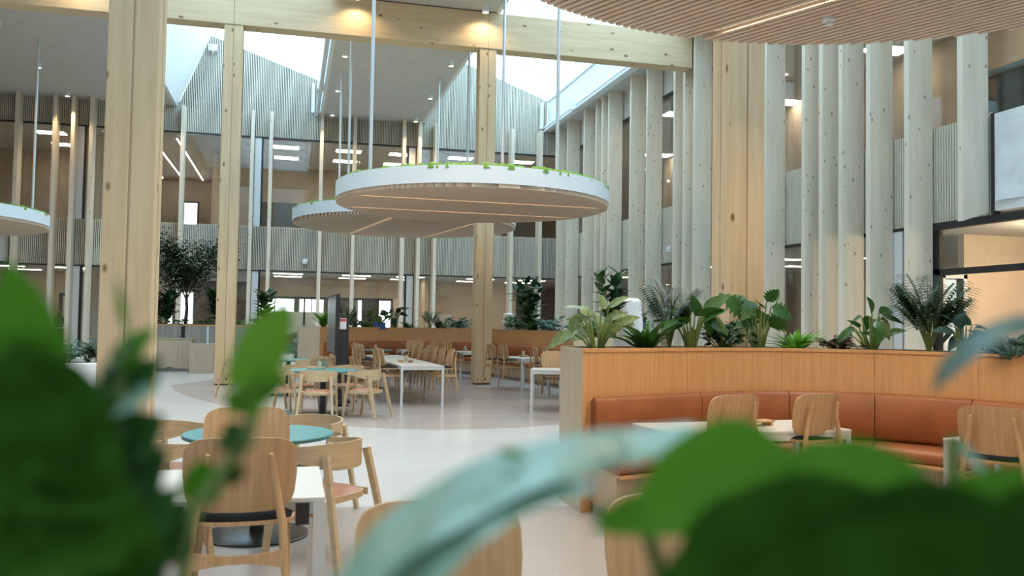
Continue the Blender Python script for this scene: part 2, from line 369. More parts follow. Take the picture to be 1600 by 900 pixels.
# glazed screen with black frame at the near end of the right wall
MB().box(XR-.0, XR+.07, 12.66, 12.84, 0, G1-.06).build('window_frame', 'frame_black', wn2)
MB().box(XR-.0, XR+.07, 13.33, 13.56, 0, G1-.06).build('window_frame', 'frame_black', wn2)
MB().box(XR-.02, XR+.20, 13.58, 13.95, 0, G1-.06).build('window_post', 'post_white', wn2)
MB().box(XR-.0, XR+.06, 5, 13.33, 2.47, 2.58).build('transom', 'frame_black', wn2)
MB().box(XR-.04, XR+.08, 2, 13.35, G1-.13, G1-.02).build('transom', 'frame_black', wn2)
MB().box(XR+.03, XR+.05, 5, 12.64, 2.60, G1-.14).build('pane', 'glass', wn2)
# relief panel beside the last slats
MB().box(XR-.04, XR+.14, 5, YR0-.10, G1+.05, 4.98).build('relief_panel', 'plaster_relief', wr)
rp = MB(); rp.grid(lambda u, v: (XR-.055-.025*math.sin(14*u+4*v)*math.sin(9*v+2)-.015*math.sin(40*u), 5+6.35*u, G1+.2+1.2*v), 40, 12)
rp.build('relief_face', 'plaster_relief', wr, True)
MB().box(XR-.05, XR+.05, YR0-.10, YR0-.03, G1, 5.0).build('edge_profile', 'frame_black', wr)
# ------------------------------------------------------------------ rooms behind the glass
struct('floor', MB().box(XL, XR+9, YB+.2, 47, 3.42, 4.3), 'room_ceiling')          # storey slab, back
struct('ceiling', MB().box(XL, XR+9, YB+.2, 47, 8.55, 8.8), 'room_ceiling')
struct('floor', MB().box(XR+.2, 20, -6, YB+.2, 3.42, 4.3), 'room_ceiling')
struct('ceiling', MB().box(XR+.2, 20, -6, YB+.2, 8.55, 8.8), 'room_ceiling')
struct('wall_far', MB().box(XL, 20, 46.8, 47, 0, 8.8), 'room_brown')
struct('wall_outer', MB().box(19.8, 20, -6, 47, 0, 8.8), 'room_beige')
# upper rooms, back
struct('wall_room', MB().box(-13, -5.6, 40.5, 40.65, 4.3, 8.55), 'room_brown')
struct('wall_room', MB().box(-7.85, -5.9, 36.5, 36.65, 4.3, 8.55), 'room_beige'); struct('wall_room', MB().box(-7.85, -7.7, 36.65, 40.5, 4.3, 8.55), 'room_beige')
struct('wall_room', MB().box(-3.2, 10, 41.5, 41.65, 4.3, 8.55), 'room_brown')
struct('wall_room', MB().box(-3.3, -3.15, 38.5, 46.8, 4.3, 8.55), 'room_beige')
for i, (a, b_) in enumerate(((-1.5, 1.2), (1.6, 4.0), (5.4, 7.4))):
    struct('door_%d' % (i+1), MB().box(a, b_, 41.42, 41.5, 4.3, 6.9), 'room_dark')
struct('baseboard_room', MB().box(-3, 9, 41.38, 41.46, 5.6, 5.75), 'oak_pale')
# lower rooms, back
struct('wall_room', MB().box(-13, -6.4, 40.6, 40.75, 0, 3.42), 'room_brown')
struct('wall_room', MB().box(-7.85, -5.1, 36.5, 36.65, 0, 3.42), 'room_beige'); struct('wall_room', MB().box(-7.85, -7.7, 36.65, 40.6, 0, 3.42), 'room_beige')
struct('wall_room', MB().box(-1.5, 5.9, 40.5, 40.65, 2.55, 3.42), 'room_brown')
struct('wall_room', MB().box(5.9, 10.7, 41.2, 41.35, 0, 3.42), 'room_beige')
struct('wall_room', MB().box(5.8, 5.95, 38.4, 41.2, 0, 3.42), 'room_beige')
struct('wall_room', MB().box(-5.25, -5.1, 36.65, 40.0, 0, 3.42), 'room_beige')
dr = holder('door_4'); MB().box(-9.45, -9.33, 40.4, 40.6, 0, 2.5).build('door_frame', 'frame_black', dr); MB().box(-8.2, -8.08, 40.4, 40.6, 0, 2.5).build('door_frame', 'frame_black', dr)
MB().box(-9.45, -8.08, 40.4, 40.6, 2.38, 2.5).build('door_frame', 'frame_black', dr); MB().box(-9.33, -8.2, 40.52, 40.58, 0, 2.38).build('door_leaf', 'room_beige', dr)
# inner glazed screen with frosted film (back lower rooms)
wi = holder('window_5')
for x in (-1.45, .6, 2.56, 4.55): MB().box(x, x+.08, 40.45, 40.6, 0, 2.5).build('window_frame', 'frame_black', wi)
MB().box(-1.45, 4.63, 40.45, 40.6, 2.45, 2.56).build('window_frame', 'frame_black', wi)
MB().box(-1.37, .6, 40.5, 40.53, .85, 1.88).build('frosted_pane', 'frosted', wi); MB().box(.68, 2.56, 40.5, 40.53, .85, 1.88).build('frosted_pane', 'frosted', wi)
MB().box(2.64, 3.2, 40.5, 40.53, .1, 2.45).build('pane', 'glass', wi); MB().box(3.2, 4.0, 40.46, 40.56, 0, 2.45).build('door_leaf', 'room_dark', wi)
struct('wall_room', MB().box(4.63, 5.9, 40.5, 40.65, 0, 2.56), 'room_beige')
# outside windows at the far side of the lower rooms
for i, (a, b_, z0, z1) in enumerate(((-6.6,-5.72,.5,2.75), (-5.32,-4.75,.5,2.8), (-1.7,.2,1.3,2.6), (.5,1.7,1.3,2.6), (3.5,5.2,1.0,2.6))):
    wo = holder('window_%d' % (6+i)); MB().box(a, b_, 46.74, 46.78, z0, z1).build('pane', 'daylight_window', wo)
    for x in (a-.06, (a+b_)/2-.03, b_): MB().box(x, x+.06, 46.68, 46.8, z0-.06, z1+.06).build('window_frame', 'post_white', wo)
wo = holder('window_11'); MB().box(-5.2, -4.62, 46.0, 46.05, 5.0, 7.25).build('pane', 'daylight_window', wo); MB().box(-5.3, -4.52, 46.06, 46.12, 4.9, 7.35).build('window_frame', 'frame_black', wo)
# whiteboard, cabinets in the lower right-hand back room
tag(MB().box(6.5, 7.5, 41.1, 41.18, .9, 1.9).build('whiteboard', 'white_gloss'), 'white wall board in the beige room behind the slatted facade', 'whiteboard')
# right rooms
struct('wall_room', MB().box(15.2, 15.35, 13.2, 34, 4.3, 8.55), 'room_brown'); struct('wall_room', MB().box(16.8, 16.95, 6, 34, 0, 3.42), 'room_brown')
struct('wall_room', MB().box(15.4, 15.55, 4, 14.3, 0, 3.42), 'room_beige')
struct('wall_room', MB().box(XR+.3, 16.8, 27.5, 27.65, 0, 3.42), 'room_brown')
struct('wall_room', MB().box(13.2, 13.35, 4, 13.0, 4.3, 8.0), 'room_beige')
# glazed door in the right rear room
d5 = holder('door_5'); DX = 12.24
MB().box(DX, DX+.33, 14.3, 14.36, 0, 2.52).build('pane', 'garden_view', d5)
for a in (DX-.08, DX+.42): MB().box(a, a+.08, 14.2, 14.34, 0, 2.62).build('door_frame', 'post_white', d5)
MB().box(DX-.08, DX+.50, 14.2, 14.34, 2.54, 2.62).build('door_frame', 'post_white', d5); MB().box(DX+.33, DX+.42, 14.22, 14.32, 0, 2.54).build('door_stile', 'frame_black', d5)
MB().box(DX, DX+.33, 14.24, 14.3, 1.9, 1.96).build('door_rail', 'post_white', d5)
struct('wall_room', MB().box(12.75, 16.8, 14.3, 14.45, 0, 3.42), 'room_beige')
# upper right: desks and dark shelving seen over the parapet
t = thing('shelving_unit', 'dark shelving with sloped grey lid behind upper right windows', 'shelf', (12.2, 11.2, 4.3))
MB().box(-.25, .25, -2.5, 1.6, 0, 1.75).build('body', 'room_dark', t)
MB().add([(-.35,-2.6,1.75),(.4,-2.6,1.95),(.4,1.7,1.95),(-.35,1.7,1.75),(-.35,-2.6,1.82),(.4,-2.6,2.02),(.4,1.7,2.02),(-.35,1.7,1.82)], [(0,3,2,1),(4,5,6,7),(0,1,5,4),(1,2,6,5),(2,3,7,6),(3,0,4,7)]).build('lid', 'jar_slate', t)
# ------------------------------------------------------------------ room ceiling lights
def panel(x, y, z, sx, sy, label, grp):
    t = thing('ceiling_light', label, 'ceiling light', (x, y, z), 0, grp)
    MB().box(-sx/2-.03, sx/2+.03, -sy/2-.03, sy/2+.03, -.03, 0).build('frame', 'post_white', t)
    MB().box(-sx/2, sx/2, -sy/2, sy/2, -.045, -.03).build('diffuser', 'panel_light', t)
for x in (-10.4, -8.2, -5.9, -.1, 2.65, 4.9, 7.9, 10.2):
    for y in (36.6, 39.0): panel(x, y, 3.42, 1.15, .28, 'long white ceiling light in the ground floor room behind the glass', 'ground floor room lights')
for x in (-9.0, -.3, 2.2, 4.4, 6.9, 9.6):
    for y in (36.4, 38.8): panel(x, y, 8.55, 1.0, .55, 'square white ceiling panel light in the upper back room', 'upper back room lights')
for x, y in ((14.6,23.9),(14.3,18.6),(12.4,26.4),(14.5,33),(15.8,28.5),(14.0,14.8),(12.6,21.5),(12.9,10.0)): panel(x, y, 8.55, 1.1, .6, 'square white ceiling panel light in the upper right room', 'upper right room lights')
for x, y in ((12.9,21.1),(15.1,23.4),(15.2,19.8),(12.6,24.9),(13.2,29.5),(12.4,31.8)): panel(x, y, 3.42, 1.15, .3, 'long white ceiling light in the ground floor room at right', 'right ground floor room lights')
for i in range(3):                                                    # continuous light lines in the deep upper room at left
    t = thing('linear_light', 'thin white light line on the ceiling of the deep upper room', 'ceiling light', (-6.3+i*.95, 40.5, 8.53), 0, 'light lines in the deep room')
    MB().box(-.03, .03, -4.8, 5.8, -.05, 0).build('housing', 'post_white', t); MB().box(-.025, .025, -4.8, 5.8, -.06, -.05).build('diffuser', 'panel_light', t)
t = thing('round_ceiling_light', 'round white ceiling light behind the black framed screen', 'ceiling light', (12.75, 12.0, 3.42))
MB().lathe([(.42,0),(.42,-.07),(.38,-.09)], 32).build('ring', 'post_white', t, True); MB().lathe([(.38,-.09),(.36,-.10),(0,-.10)], 32).build('diffuser', 'panel_light', t, True)
lamp('round_light_lamp', 'POINT', (0, 0, -.35), 170, (1, .78, .52), t, .3)
# ------------------------------------------------------------------ columns and beam
def column(x0, x1, y0, y1, top, label):
    t = thing('timber_column', label, 'column', ((x0+x1)/2, (y0+y1)/2, 0)); hx, hy = (x1-x0)/2, (y1-y0)/2
    m_ = MB().box(-hx, -.006, -hy, hy, .03, top); m_.build('post_half', 'glulam', t, bevel=.012)
    o = MB().box(.006, hx, -hy, hy, .03, top).build('post_half', 'glulam', t, bevel=.012)
    MB().box(-.007, .007, -hy+.02, hy-.02, .03, top).build('joint', 'oak_pale', t)
    MB().box(-hx+.03, hx-.03, -hy+.03, hy-.03, 0, .03).build('steel_shoe', 'frame_black', t)
    for s in (-1, 1): MB().box(-hx-.006 if s < 0 else hx-.006, -hx+.006 if s < 0 else hx+.006, -.008, .008, .04, top-.01).build('side_joint', 'oak_pale', t)
    return t
column(-1.62, -1.19, 8.27, 8.70, CZ, 'thick knotty timber column close behind the white planter and blurred leaves')
column(-1.65, -1.22, 21.2, 21.63, 8.43, 'timber column under the beam beside the green tree')
column(4.47, 4.90, 21.2, 21.63, 8.43, 'timber column under the beam among the dining chairs')
column(4.45, 4.86, 8.27, 8.68, CZ, 'warm lit timber column rising behind the near planter with monstera')
bm = thing('timber_beam', 'long horizontal glulam roof beam resting on two timber columns', 'beam', (0, 21.4, 8.43))
MB().box(-13.8, -1.435, -.225, .225, 0, .92).build('beam_length', 'glulam_beam', bm, bevel=.01); MB().box(-1.43, 4.68, -.225, .225, 0, .92).build('beam_length', 'glulam_beam', bm, bevel=.01)
MB().box(4.685, 10.27, -.225, .225, 0, .92).build('beam_length', 'glulam_beam', bm, bevel=.01)
# ------------------------------------------------------------------ ceiling spots
hs_me = MB().lathe([(0,0),(.085,0),(.085,-.16),(.07,-.165),(.07,-.14),(0,-.14)], 20).mesh('housing', 'rim_white', True); ln_me = MB().lathe([(.068,-.150),(0,-.155)], 20).mesh('lens', 'spot_light')
for x in (1.38, 4.52, -7.73, -4.75):
    for y in (-1.5, 3.0, 7.6, 12.1, 16.6, 20.85, 25.6, 29.6, 33.2):
        lab = 'on the wide ceiling behind the thick column' if x < 0 else 'on the ceiling strip between the skylights'
        if y == 20.85: lab = lab + ', lighting the beam'
        t = thing('downlight', 'small white cylinder downlight ' + lab, 'downlight', (x, y, CZ), 0, 'downlights ' + lab)
        part('housing', hs_me, t); part('lens', ln_me, t)
        pw = 230 if y < 10 else 620 if y < 20 else 60 if y < 21 else 260  # rows short of the beam are unseen, added for warm light
        lamp('downlight_lamp', 'SPOT', (0, 0, -.17), pw, (1, .72, .42), t, .05, 1.75 if y != 20.85 else 2.6)
# ------------------------------------------------------------------ hanging discs
def disc(cx, cy, R, z, ang, rods, label, strips=(-.9, .9), h=.38, moss=True, watts=14):
    t = thing('ceiling_disc', label, 'ceiling panel', (cx, cy, z))
    rim = MB().lathe([(R,.07),(R,h),(R-.05,h),(R-.05,.07)], 128, closed=True); rim.build('rim', 'rim_white', t, 30)
    MB().lathe([(0,h-.12),(R-.05,h-.12),(R-.05,h-.07),(0,h-.07)], 96).build('deck', 'oak_pale', t)
    MB().lathe([(0,.075),(R-.05,.075),(R-.05,.09),(0,.09)], 96).build('backing', 'black_gap', t)
    sl = MB(); c, s = math.cos(ang), math.sin(ang); pit = .074; Ri = R-.01; n_ = int(2*Ri/pit)
    tot = [-Ri+(i+.5)*pit for i in range(n_)]
    skip = []
    for st in strips: skip.append(min(range(n_), key=lambda i: abs(tot[i]-st)))
    for i, o in enumerate(tot):
        hl = math.sqrt(max(0, Ri*Ri-(abs(o)+.03)**2))
        if hl < .05: continue
        p = Vector((-s*o, c*o, .035)); d = Vector((c, s, 0))*hl
        if i in skip:
            MB().bar(p-d*.93, p+d*.93, .010, .03).build('light_strip', 'strip_light', t)
            lamp('light_strip_lamp', 'AREA', (p.x, p.y, .012), watts, (1, .74, .46), t, 2*hl*.9, None, (0, 0, ang), .009)
        else: sl.bar(p-d, p+d, .047, .066)
    sl.build('slats', 'slat_warm', t, kind='stuff')
    for r in rods:
        MB().tube([(r[0]-cx, r[1]-cy, h-.1), (r[0]-cx, r[1]-cy, CZ-z)], .034, 10).build('rod', 'rod_steel', t, True)
    if moss:
        ms = MB(); rnd = random.Random(int(cx*100))
        for k in range(760):
            a = rnd.uniform(0, 2*PI); rr = (R-.09)-.14*rnd.random()**2*R; q = rnd.uniform(.07, .12)
            ms.lathe([(0,-.3*q),(q,-.1*q),(.85*q,.5*q),(.4*q,.85*q),(0,.95*q)], 6, (rr*math.cos(a), rr*math.sin(a), h-.04))
        ms.build('moss', 'moss', t, True, kind='stuff')
    return t
def angdir(vx, vy): return math.atan2(vy, vx)
disc(3.60, 17.50, 2.78, 3.90, .03, [(1.38,16.2),(4.9,15.9),(4.66,19.4)], 'large hanging slatted disc with white rim in front of the beam column')
disc(3.19, 25.14, 3.19, 4.25, angdir(-.155, 1), [(1.4,27.6),(4.51,27.7),(1.38,22.7),(4.5,22.7)], 'hanging slatted disc partly behind the column and the nearer disc', (-1.35, 1.0))
disc(-10.2, 25.7, 3.79, 3.90, .4, [(-7.12,27.15),(-13,24)], 'hanging white rimmed disc beyond the thick knotty column', ())
disc(3.46, 3.73, 3.12, 4.02, angdir(.51, -1.07), [(2.4,2.4),(4.6,2.4),(3.4,5.2)], 'near slatted ceiling disc with light line above the near planter', (1.24, -1.3), moss=False, watts=105)  # second strip is added out of frame to warm the near bench
t = thing('sprinkler', 'small white sprinkler head under the near slatted disc', 'sprinkler', (4.12, 6.05, 4.0))
MB().lathe([(.05,.03),(.05,0),(.02,0),(.02,-.03),(.035,-.035),(0,-.04)], 16).build('head', 'white_gloss', t, True)
# small devices on the slats
t = thing('security_camera', 'white box security camera high on the slatted gable', 'camera', (-3.02, 34.1, 11.65)); MB().box(-.16,.16,-.10,.04,-.12,.12).build('body', 'white_gloss', t, bevel=.02); MB().lathe([(.04,0),(0,.02)], 12, (-.07,-.11,.02)).build('lens', 'black_metal', t); MB().box(-.03,.03,-.02,.08,-.2,-.1).build('bracket', 'white_gloss', t)
for lab, loc in (('white dome sensor on the slats of the back facade', (.51,34.08,3.74)), ('white dome sensor on the slats beside a fin of the right facade', (10.68,23.4,3.75))):
    t = thing('dome_sensor', lab, 'sensor', loc); MB().lathe([(0,.11),(.09,.08),(.11,0),(.09,-.08),(0,-.11)], 20).build('dome', 'white_gloss', t, True); MB().box(-.03,.12,-.03,.12,.03,.10).build('mount', 'white_gloss', t)
# ------------------------------------------------------------------ rails for the booths
def catmull(P, n=10):
    P = [Vector(p) for p in P]; Q = [P[0]*2-P[1]] + P + [P[-1]*2-P[-2]]; out = []
    for i in range(1, len(Q)-2):
        for k in range(n):
            t_ = k/n; a, b_, c, d = Q[i-1], Q[i], Q[i+1], Q[i+2]
            out.append(.5*((2*b_) + (c-a)*t_ + (2*a-5*b_+4*c-d)*t_*t_ + (3*b_-a-3*c+d)*t_**3))
    out.append(P[-1]); return out
def rail_of(P, n=10, first=None):
    pts = catmull(P, n); rail = []
    for i, p in enumerate(pts):
        d = (pts[min(i+1, len(pts)-1)] - pts[max(i-1, 0)]).normalized(); rail.append((p, Vector((-d.y, d.x))))
    if first:
        for i in range(4): rail[i] = (rail[i][0], (Vector(first)*(4-i) + rail[i][1]*i).normalized())
    return rail
def seg(rail, a, b_, gap=.008):
    n = len(rail)-1; i0, i1 = a*n, b_*n; out = []
    def ip(t_):
        i = min(int(t_), n-1); f = t_-i; p = rail[i][0].lerp(rail[i+1][0], f); return (p, rail[i][1].lerp(rail[i+1][1], f).normalized())
    out.append(ip(i0)); out += [rail[i] for i in range(int(i0)+1, int(math.ceil(i1)))]; out.append(ip(i1))
    d0 = (out[1][0]-out[0][0]).normalized(); d1 = (out[-2][0]-out[-1][0]).normalized()
    out[0] = (out[0][0]+d0*gap, out[0][1]); out[-1] = (out[-1][0]+d1*gap, out[-1][1]); return out
def pos(rail, t_, off, z=0):
    n = len(rail)-1; i = min(int(t_*n), n-1); f = t_*n-i; p = rail[i][0].lerp(rail[i+1][0], f); nn = rail[i][1].lerp(rail[i+1][1], f).normalized(); q = p+nn*off
    return Vector((q.x, q.y, z))
PT = 1.345                                                            # planter height
def cush(o0, o1, z0, z1, r=.03): return [(o0+r,z0),(o1-r,z0),(o1,z0+r),(o1,z1-r),(o1-r,z1),(o0+r,z1),(o0,z1-r),(o0,z0+r)]
def booth(rail, depth, npan, ncush, lab_p, lab_b, c0=.02, c1=.98, endmat='oak_pale', backmat='grey_boards'):
    t = thing('planter', lab_p, 'planter')
    for i in range(npan):
        MB().sweep(seg(rail, i/npan, (i+1)/npan, .0015), [(0,0),(.025,0),(.025,PT-.02),(0,PT-.02)]).build('front_panel', 'oak', t, 30)
    MB().sweep(rail, [(depth-.025,0),(depth,0),(depth,PT-.02),(depth-.025,PT-.02)]).build('back_panel', backmat, t, 30)
    MB().sweep(rail, [(-.012,PT-.03),(.035,PT-.03),(.035,PT),(-.012,PT)]).build('rim', 'oak', t, 30)
    MB().sweep(rail, [(depth-.04,PT-.03),(depth+.01,PT-.03),(depth+.01,PT),(depth-.04,PT)]).build('rim', 'oak_pale', t, 30)
    MB().sweep(rail, [(.02,PT-.25),(depth-.03,PT-.25),(depth-.03,PT-.055),(.02,PT-.055)]).build('soil', 'soil', t)
    for e in (0, -1):
        p, nn = rail[e]; q = rail[1 if e == 0 else -2][0]; d = (p-q).normalized()*.02
        a, b_ = p-nn*.006, p+nn*(depth+.006)
        MB().add([(a.x,a.y,0),(b_.x,b_.y,0),(b_.x+d.x,b_.y+d.y,0),(a.x+d.x,a.y+d.y,0),(a.x,a.y,PT),(b_.x,b_.y,PT),(b_.x+d.x,b_.y+d.y,PT),(a.x+d.x,a.y+d.y,PT)],
                 [(0,3,2,1),(4,5,6,7),(0,1,5,4),(1,2,6,5),(2,3,7,6),(3,0,4,7)]).build('end_panel', endmat, t)  # same wood as the front; daylight is put into the paler end colour
    b = thing('banquette', lab_b, 'bench')
    MB().sweep(seg(rail, c0, c1), [(-.50,.08),(-.006,.08),(-.006,.36),(-.50,.36)]).build('base', 'oak_pale', b, 30)
    MB().sweep(seg(rail, c0, c1), [(-.45,0),(-.05,0),(-.05,.08),(-.45,.08)]).build('plinth', 'grey_boards', b)
    MB().sweep(seg(rail, c0, c1), [(-.58,.36),(-.006,.36),(-.006,.385),(-.58,.385)]).build('seat_ledge', 'oak', b, 30)
    for i in range(ncush):
        a, e = c0+(c1-c0)*i/ncush, c0+(c1-c0)*(i+1)/ncush
        MB().sweep(seg(rail, a, e, .004), cush(-.57, -.10, .385, .50)).build('seat_cushion', 'leather', b, 50)
        MB().sweep(seg(rail, a, e, .004), cush(-.115, -.004, .50, .94, .035)).build('back_cushion', 'leather', b, 50)
    return t, b
near_rail = rail_of([(2.36,6.84),(3.1,7.16),(3.95,7.46),(4.6,7.50),(5.15,7.34),(5.6,6.98),(5.9,6.45),(6.1,5.85),(6.2,5.1),(6.2,4.3)], 8, (0.02, 1))
booth(near_rail, .62, 6, 6, 'curved oak planter wall with plants behind the near leather bench', 'near curved leather bench with cognac cushions under the planter', .012, .99)
far_rail = rail_of([(.8,23.9),(1.7,25.6),(3.3,26.5),(4.9,26.3),(5.9,25.2),(6.3,23.5),(6.6,21.7),(6.85,19.8),(6.75,17.6),(6.15,15.6),(5.25,13.95),(4.25,12.75)], 8)
booth(far_rail, .62, 14, 14, 'long curved oak planter wall around the far dining tables', 'long curved leather bench along the far planter wall', .012, .942)
# ------------------------------------------------------------------ chairs
def shell_chair():
    t = thing('dining_chair', 'x', 'chair')
    def back(u, v):                                                   # superellipse outline, curved plywood
        a = 2*PI*u; e = .42; cx, sz = math.cos(a), math.sin(a)
        x = .24*math.copysign(abs(cx)**e, cx)*v; z = .165*math.copysign(abs(sz)**e, sz)*v
        x *= 1-.06*(z < 0)*(-z/.165)
        return x, z
    def bpt(u, v, o):
        x, z = back(u, v); return (x, -.215-.18*z + 1.3*x*x*.6 + o, .635+z)
    m_ = MB(); nu, nv = 40, 5
    for o in (0, .014):
        m_.grid(lambda u, v, o=o: bpt(u, max(v, .02), o), nu, nv)
    m_.grid(lambda u, v: bpt(u, 1, .014*v), nu, 1)
    m_.build('backrest', 'chair_oak', t, 50)
    def seatpt(u, v, zo, k=1):
        x = (u-.5)*.49*k; y = (v-.5)*.43*k; r = 1-.10*(abs(u-.5)*2)**4; return (x*(1-.06*(.5-v)*2), y*r-.0, .435+zo+.10*x*x*1.6-.03*abs(y)*(y > 0))
    m_ = MB(); m_.grid(lambda u, v: seatpt(u, v, .0), 10, 8); m_.grid(lambda u, v: seatpt(u, v, -.016), 10, 8)
    for (f1) in (lambda u, v: seatpt(u, 0, -.016*v), lambda u, v: seatpt(u, 1, -.016*v), lambda u, v: seatpt(0, u, -.016*v), lambda u, v: seatpt(1, u, -.016*v)): m_.grid(f1, 10, 1)
    m_.build('seat_shell', 'chair_oak', t, 40)
    m_ = MB(); m_.grid(lambda u, v: seatpt(u, v, .004+.03*(1-(2*abs(u-.5))**6)*(1-(2*abs(v-.5))**6), .95), 12, 10); m_.grid(lambda u, v: seatpt(u, v, .001, .95), 12, 10)
    m_.build('seat_pad', 'black_pad', t, 60)
    for s in (-1, 1):
        MB().tube([(s*.215,-.275,0),(s*.185,-.235,.42),(s*.15,-.235,.60),(s*.13,-.262,.735)], [.0135,.019,.017,.011], 8).build('leg', 'chair_oak', t, True)
        MB().tube([(s*.215,.205,0),(s*.195,.175,.425)], [.013,.019], 8).build('leg', 'chair_oak', t, True)
        MB().bar((s*.197,-.235,.30),(s*.203,.185,.30), .018, .036).build('stretcher', 'chair_oak', t)
    for y, z in ((-.255, .285), (.185, .375)):
        m_ = MB(); m_.grid(lambda u, v: ((u-.5)*.40, y-.009+.0, z+(v-.5)*(.034+.05*(2*u-1)**2)), 12, 1); m_.grid(lambda u, v: ((u-.5)*.40, y+.009, z+(v-.5)*(.034+.05*(2*u-1)**2)), 12, 1)
        for vv in (0, 1): m_.grid(lambda u, v, vv=vv: ((u-.5)*.40, y-.009+.018*v, z+(vv-.5)*(.034+.05*(2*u-1)**2)), 12, 1)
        m_.build('stretcher', 'chair_oak', t)
    for s in (-1, 1):
        for z in (.05, -.08):
            x = s*.135; MB().lathe([(.0075,0),(.0075,.004),(0,.005)], 8).build('screw', 'black_metal', t)
            o = t.children[-1]; o.rotation_euler = (-PI/2, 0, 0); o.location = (x, -.215-.18*z+.78*x*x+.012, .635+z)
    return t
SC = shell_chair(); sc_used = [False]
def place(P, used, x, y, rz, label, group, z=0):
    if not used[0]:
        used[0] = True; P.location = (x, y, z); P.rotation_euler = (0, 0, rz); P['label'] = label
        if group: P['group'] = group
        return P
    return dup(P, (x, y, z), rz, label, group)
HUNG = .235                                                           # chairs lifted off the floor on to the table hooks
def chair(x, y, face, label, group=None, z=HUNG): return place(SC, sc_used, x, y, face-PI/2, label, group, z)    # face: direction the sitter looks, radians
def cover_chair():
    t = thing('arm_chair', 'x', 'chair')
    def plate(u, o, z):                                               # u in 0..1 from one arm tip round the back to the other
        a = (u-.5)*2.0*1.92; r = .275+o; x = r*math.sin(a); y = -r*math.cos(a)*.86+.02
        if abs(a) > 1.57: x = math.copysign(r, x); y = .02+(abs(a)-1.57)*.42
        k = min(1, max(0, (abs(a)-.5)/1.3)); zt = .77-.03*k; zb = .595+.085*k
        return (x, y, zb+(zt-zb)*z)
    m_ = MB()
    m_.grid(lambda u, v: plate(u, 0, v), 36, 2); m_.grid(lambda u, v: plate(u, .014, v), 36, 2)
    for vv in (0, 1): m_.grid(lambda u, v, vv=vv: plate(u, .014*v, vv), 36, 1)
    for uu in (0, 1): m_.grid(lambda u, v, uu=uu: plate(uu, .014*u, v), 1, 2)
    m_.build('back_rail', 'cover_oak', t, 50)
    outl = [(.235*math.copysign(abs(math.cos(a))**.6, math.cos(a)), .225*math.copysign(abs(math.sin(a))**.6, math.sin(a))) for a in [2*PI*k/32 for k in range(32)]]
    MB().poly(outl, .39, .43).build('seat_frame', 'cover_oak', t, 30)
    m_ = MB(); m_.grid(lambda u, v: (.222*v*math.copysign(abs(math.cos(2*PI*u))**.6, math.cos(2*PI*u)), .212*v*math.copysign(abs(math.sin(2*PI*u))**.6, math.sin(2*PI*u)), .43+.03*(1-v**6)), 32, 6)
    m_.build('seat_pad', 'leather_pale', t, 60)
    for s in (-1, 1):
        MB().bar((s*.275,-.34,0),(s*.215,-.185,.70), .032, .036, (0,1,0), .036, .044).build('leg', 'cover_oak', t)
        MB().bar((s*.28,.24,0),(s*.262,.14,.70), .032, .036, (0,1,0), .034, .042).build('leg', 'cover_oak', t)
        MB().bar((s*.225,-.19,.41),(s*.262,.17,.41), .02, .045).build('side_rail', 'cover_oak', t)
    return t
CC = cover_chair(); cc_used = [False]
def acoch(x, y, face, label, group=None): return place(CC, cc_used, x, y, face-PI/2, label, group, 0)
# ------------------------------------------------------------------ tables
def rect_table(cx, cy, L_, W_, rz, label, group=None, h=.74, lw=.021):
    t = thing('dining_table', label, 'table', (cx, cy, 0), rz, group); a, b_ = L_/2, W_/2
    MB().box(-a, a, -b_, b_, h-.022, h).build('table_top', 'table_white', t, bevel=.003)
    fr = MB()
    for y in (-b_+.02, b_-.02): fr.box(-a+.02, a-.02, y-.015, y+.015, h-.075, h-.022)
    for x in (-a+.02, a-.02): fr.box(x-.015, x+.015, -b_+.035, b_-.035, h-.075, h-.022)
    fr.build('apron', 'leg_grey', t)
    for sx in (-1, 1):
        for sy in (-1, 1):
            x, y = sx*(a-.024), sy*(b_-.024); MB().box(x-lw, x+lw, y-lw, y+lw, 0, h-.022).build('leg', 'leg_grey', t)
    return t
def round_table(x, y, R, label, h=.73):
    t = thing('round_table', label, 'table', (x, y, 0))
    MB().lathe([(0,h),(R-.004,h),(R,h-.006)], 64).build('table_top', 'teal', t, 30); MB().lathe([(R,h-.006),(R,h-.024),(R-.02,h-.03),(0,h-.03)], 64).build('edge', 'teal_edge', t, 30)
    MB().lathe([(.05,.03),(.045,h-.05),(.05,h-.05)], 24).build('column', 'black_metal', t, True)
    MB().box(-.25,.25,-.03,.03,h-.05,h-.03).build('cross_bar', 'black_metal', t); MB().box(-.03,.03,-.25,.25,h-.05,h-.031).build('cross_bar', 'black_metal', t)
    MB().lathe([(0,.0),(R*.70,0),(R*.70,.012),(R*.68,.018),(.06,.03),(0,.03)], 48).build('base_plate', 'black_metal', t, 30)
    return t
def tray(x, y, z, rz, where, jars=2):
    t = thing('tray', 'small oak serving tray on feet, ' + where, 'tray', (x, y, z), rz)
    MB().box(-.15,.15,-.06,.06,.03,.045).build('board', 'chair_oak', t, bevel=.004)
    for sx in (-.12, .12): MB().box(sx-.012, sx+.012, -.055, .055, 0, .03).build('foot', 'chair_oak', t)
    c, s = math.cos(rz), math.sin(rz)
    for i in range(jars):
        ox = .05+i*.07-(.04 if jars == 1 else 0); j = thing('jar', ('pale green' if i == 0 else 'slate blue') + ' lidded jar on the serving tray, ' + where, 'jar', (x+c*ox, y+s*ox, z+.045))
        MB().lathe([(0,0),(.03,0),(.032,.01),(.032,.075),(.028,.08)], 16).build('body', 'jar_green' if i == 0 else 'jar_slate', j, True); MB().lathe([(.03,.08),(.03,.095),(0,.097)], 16).build('lid', 'jar_green' if i == 0 else 'jar_slate', j, True)
    return t
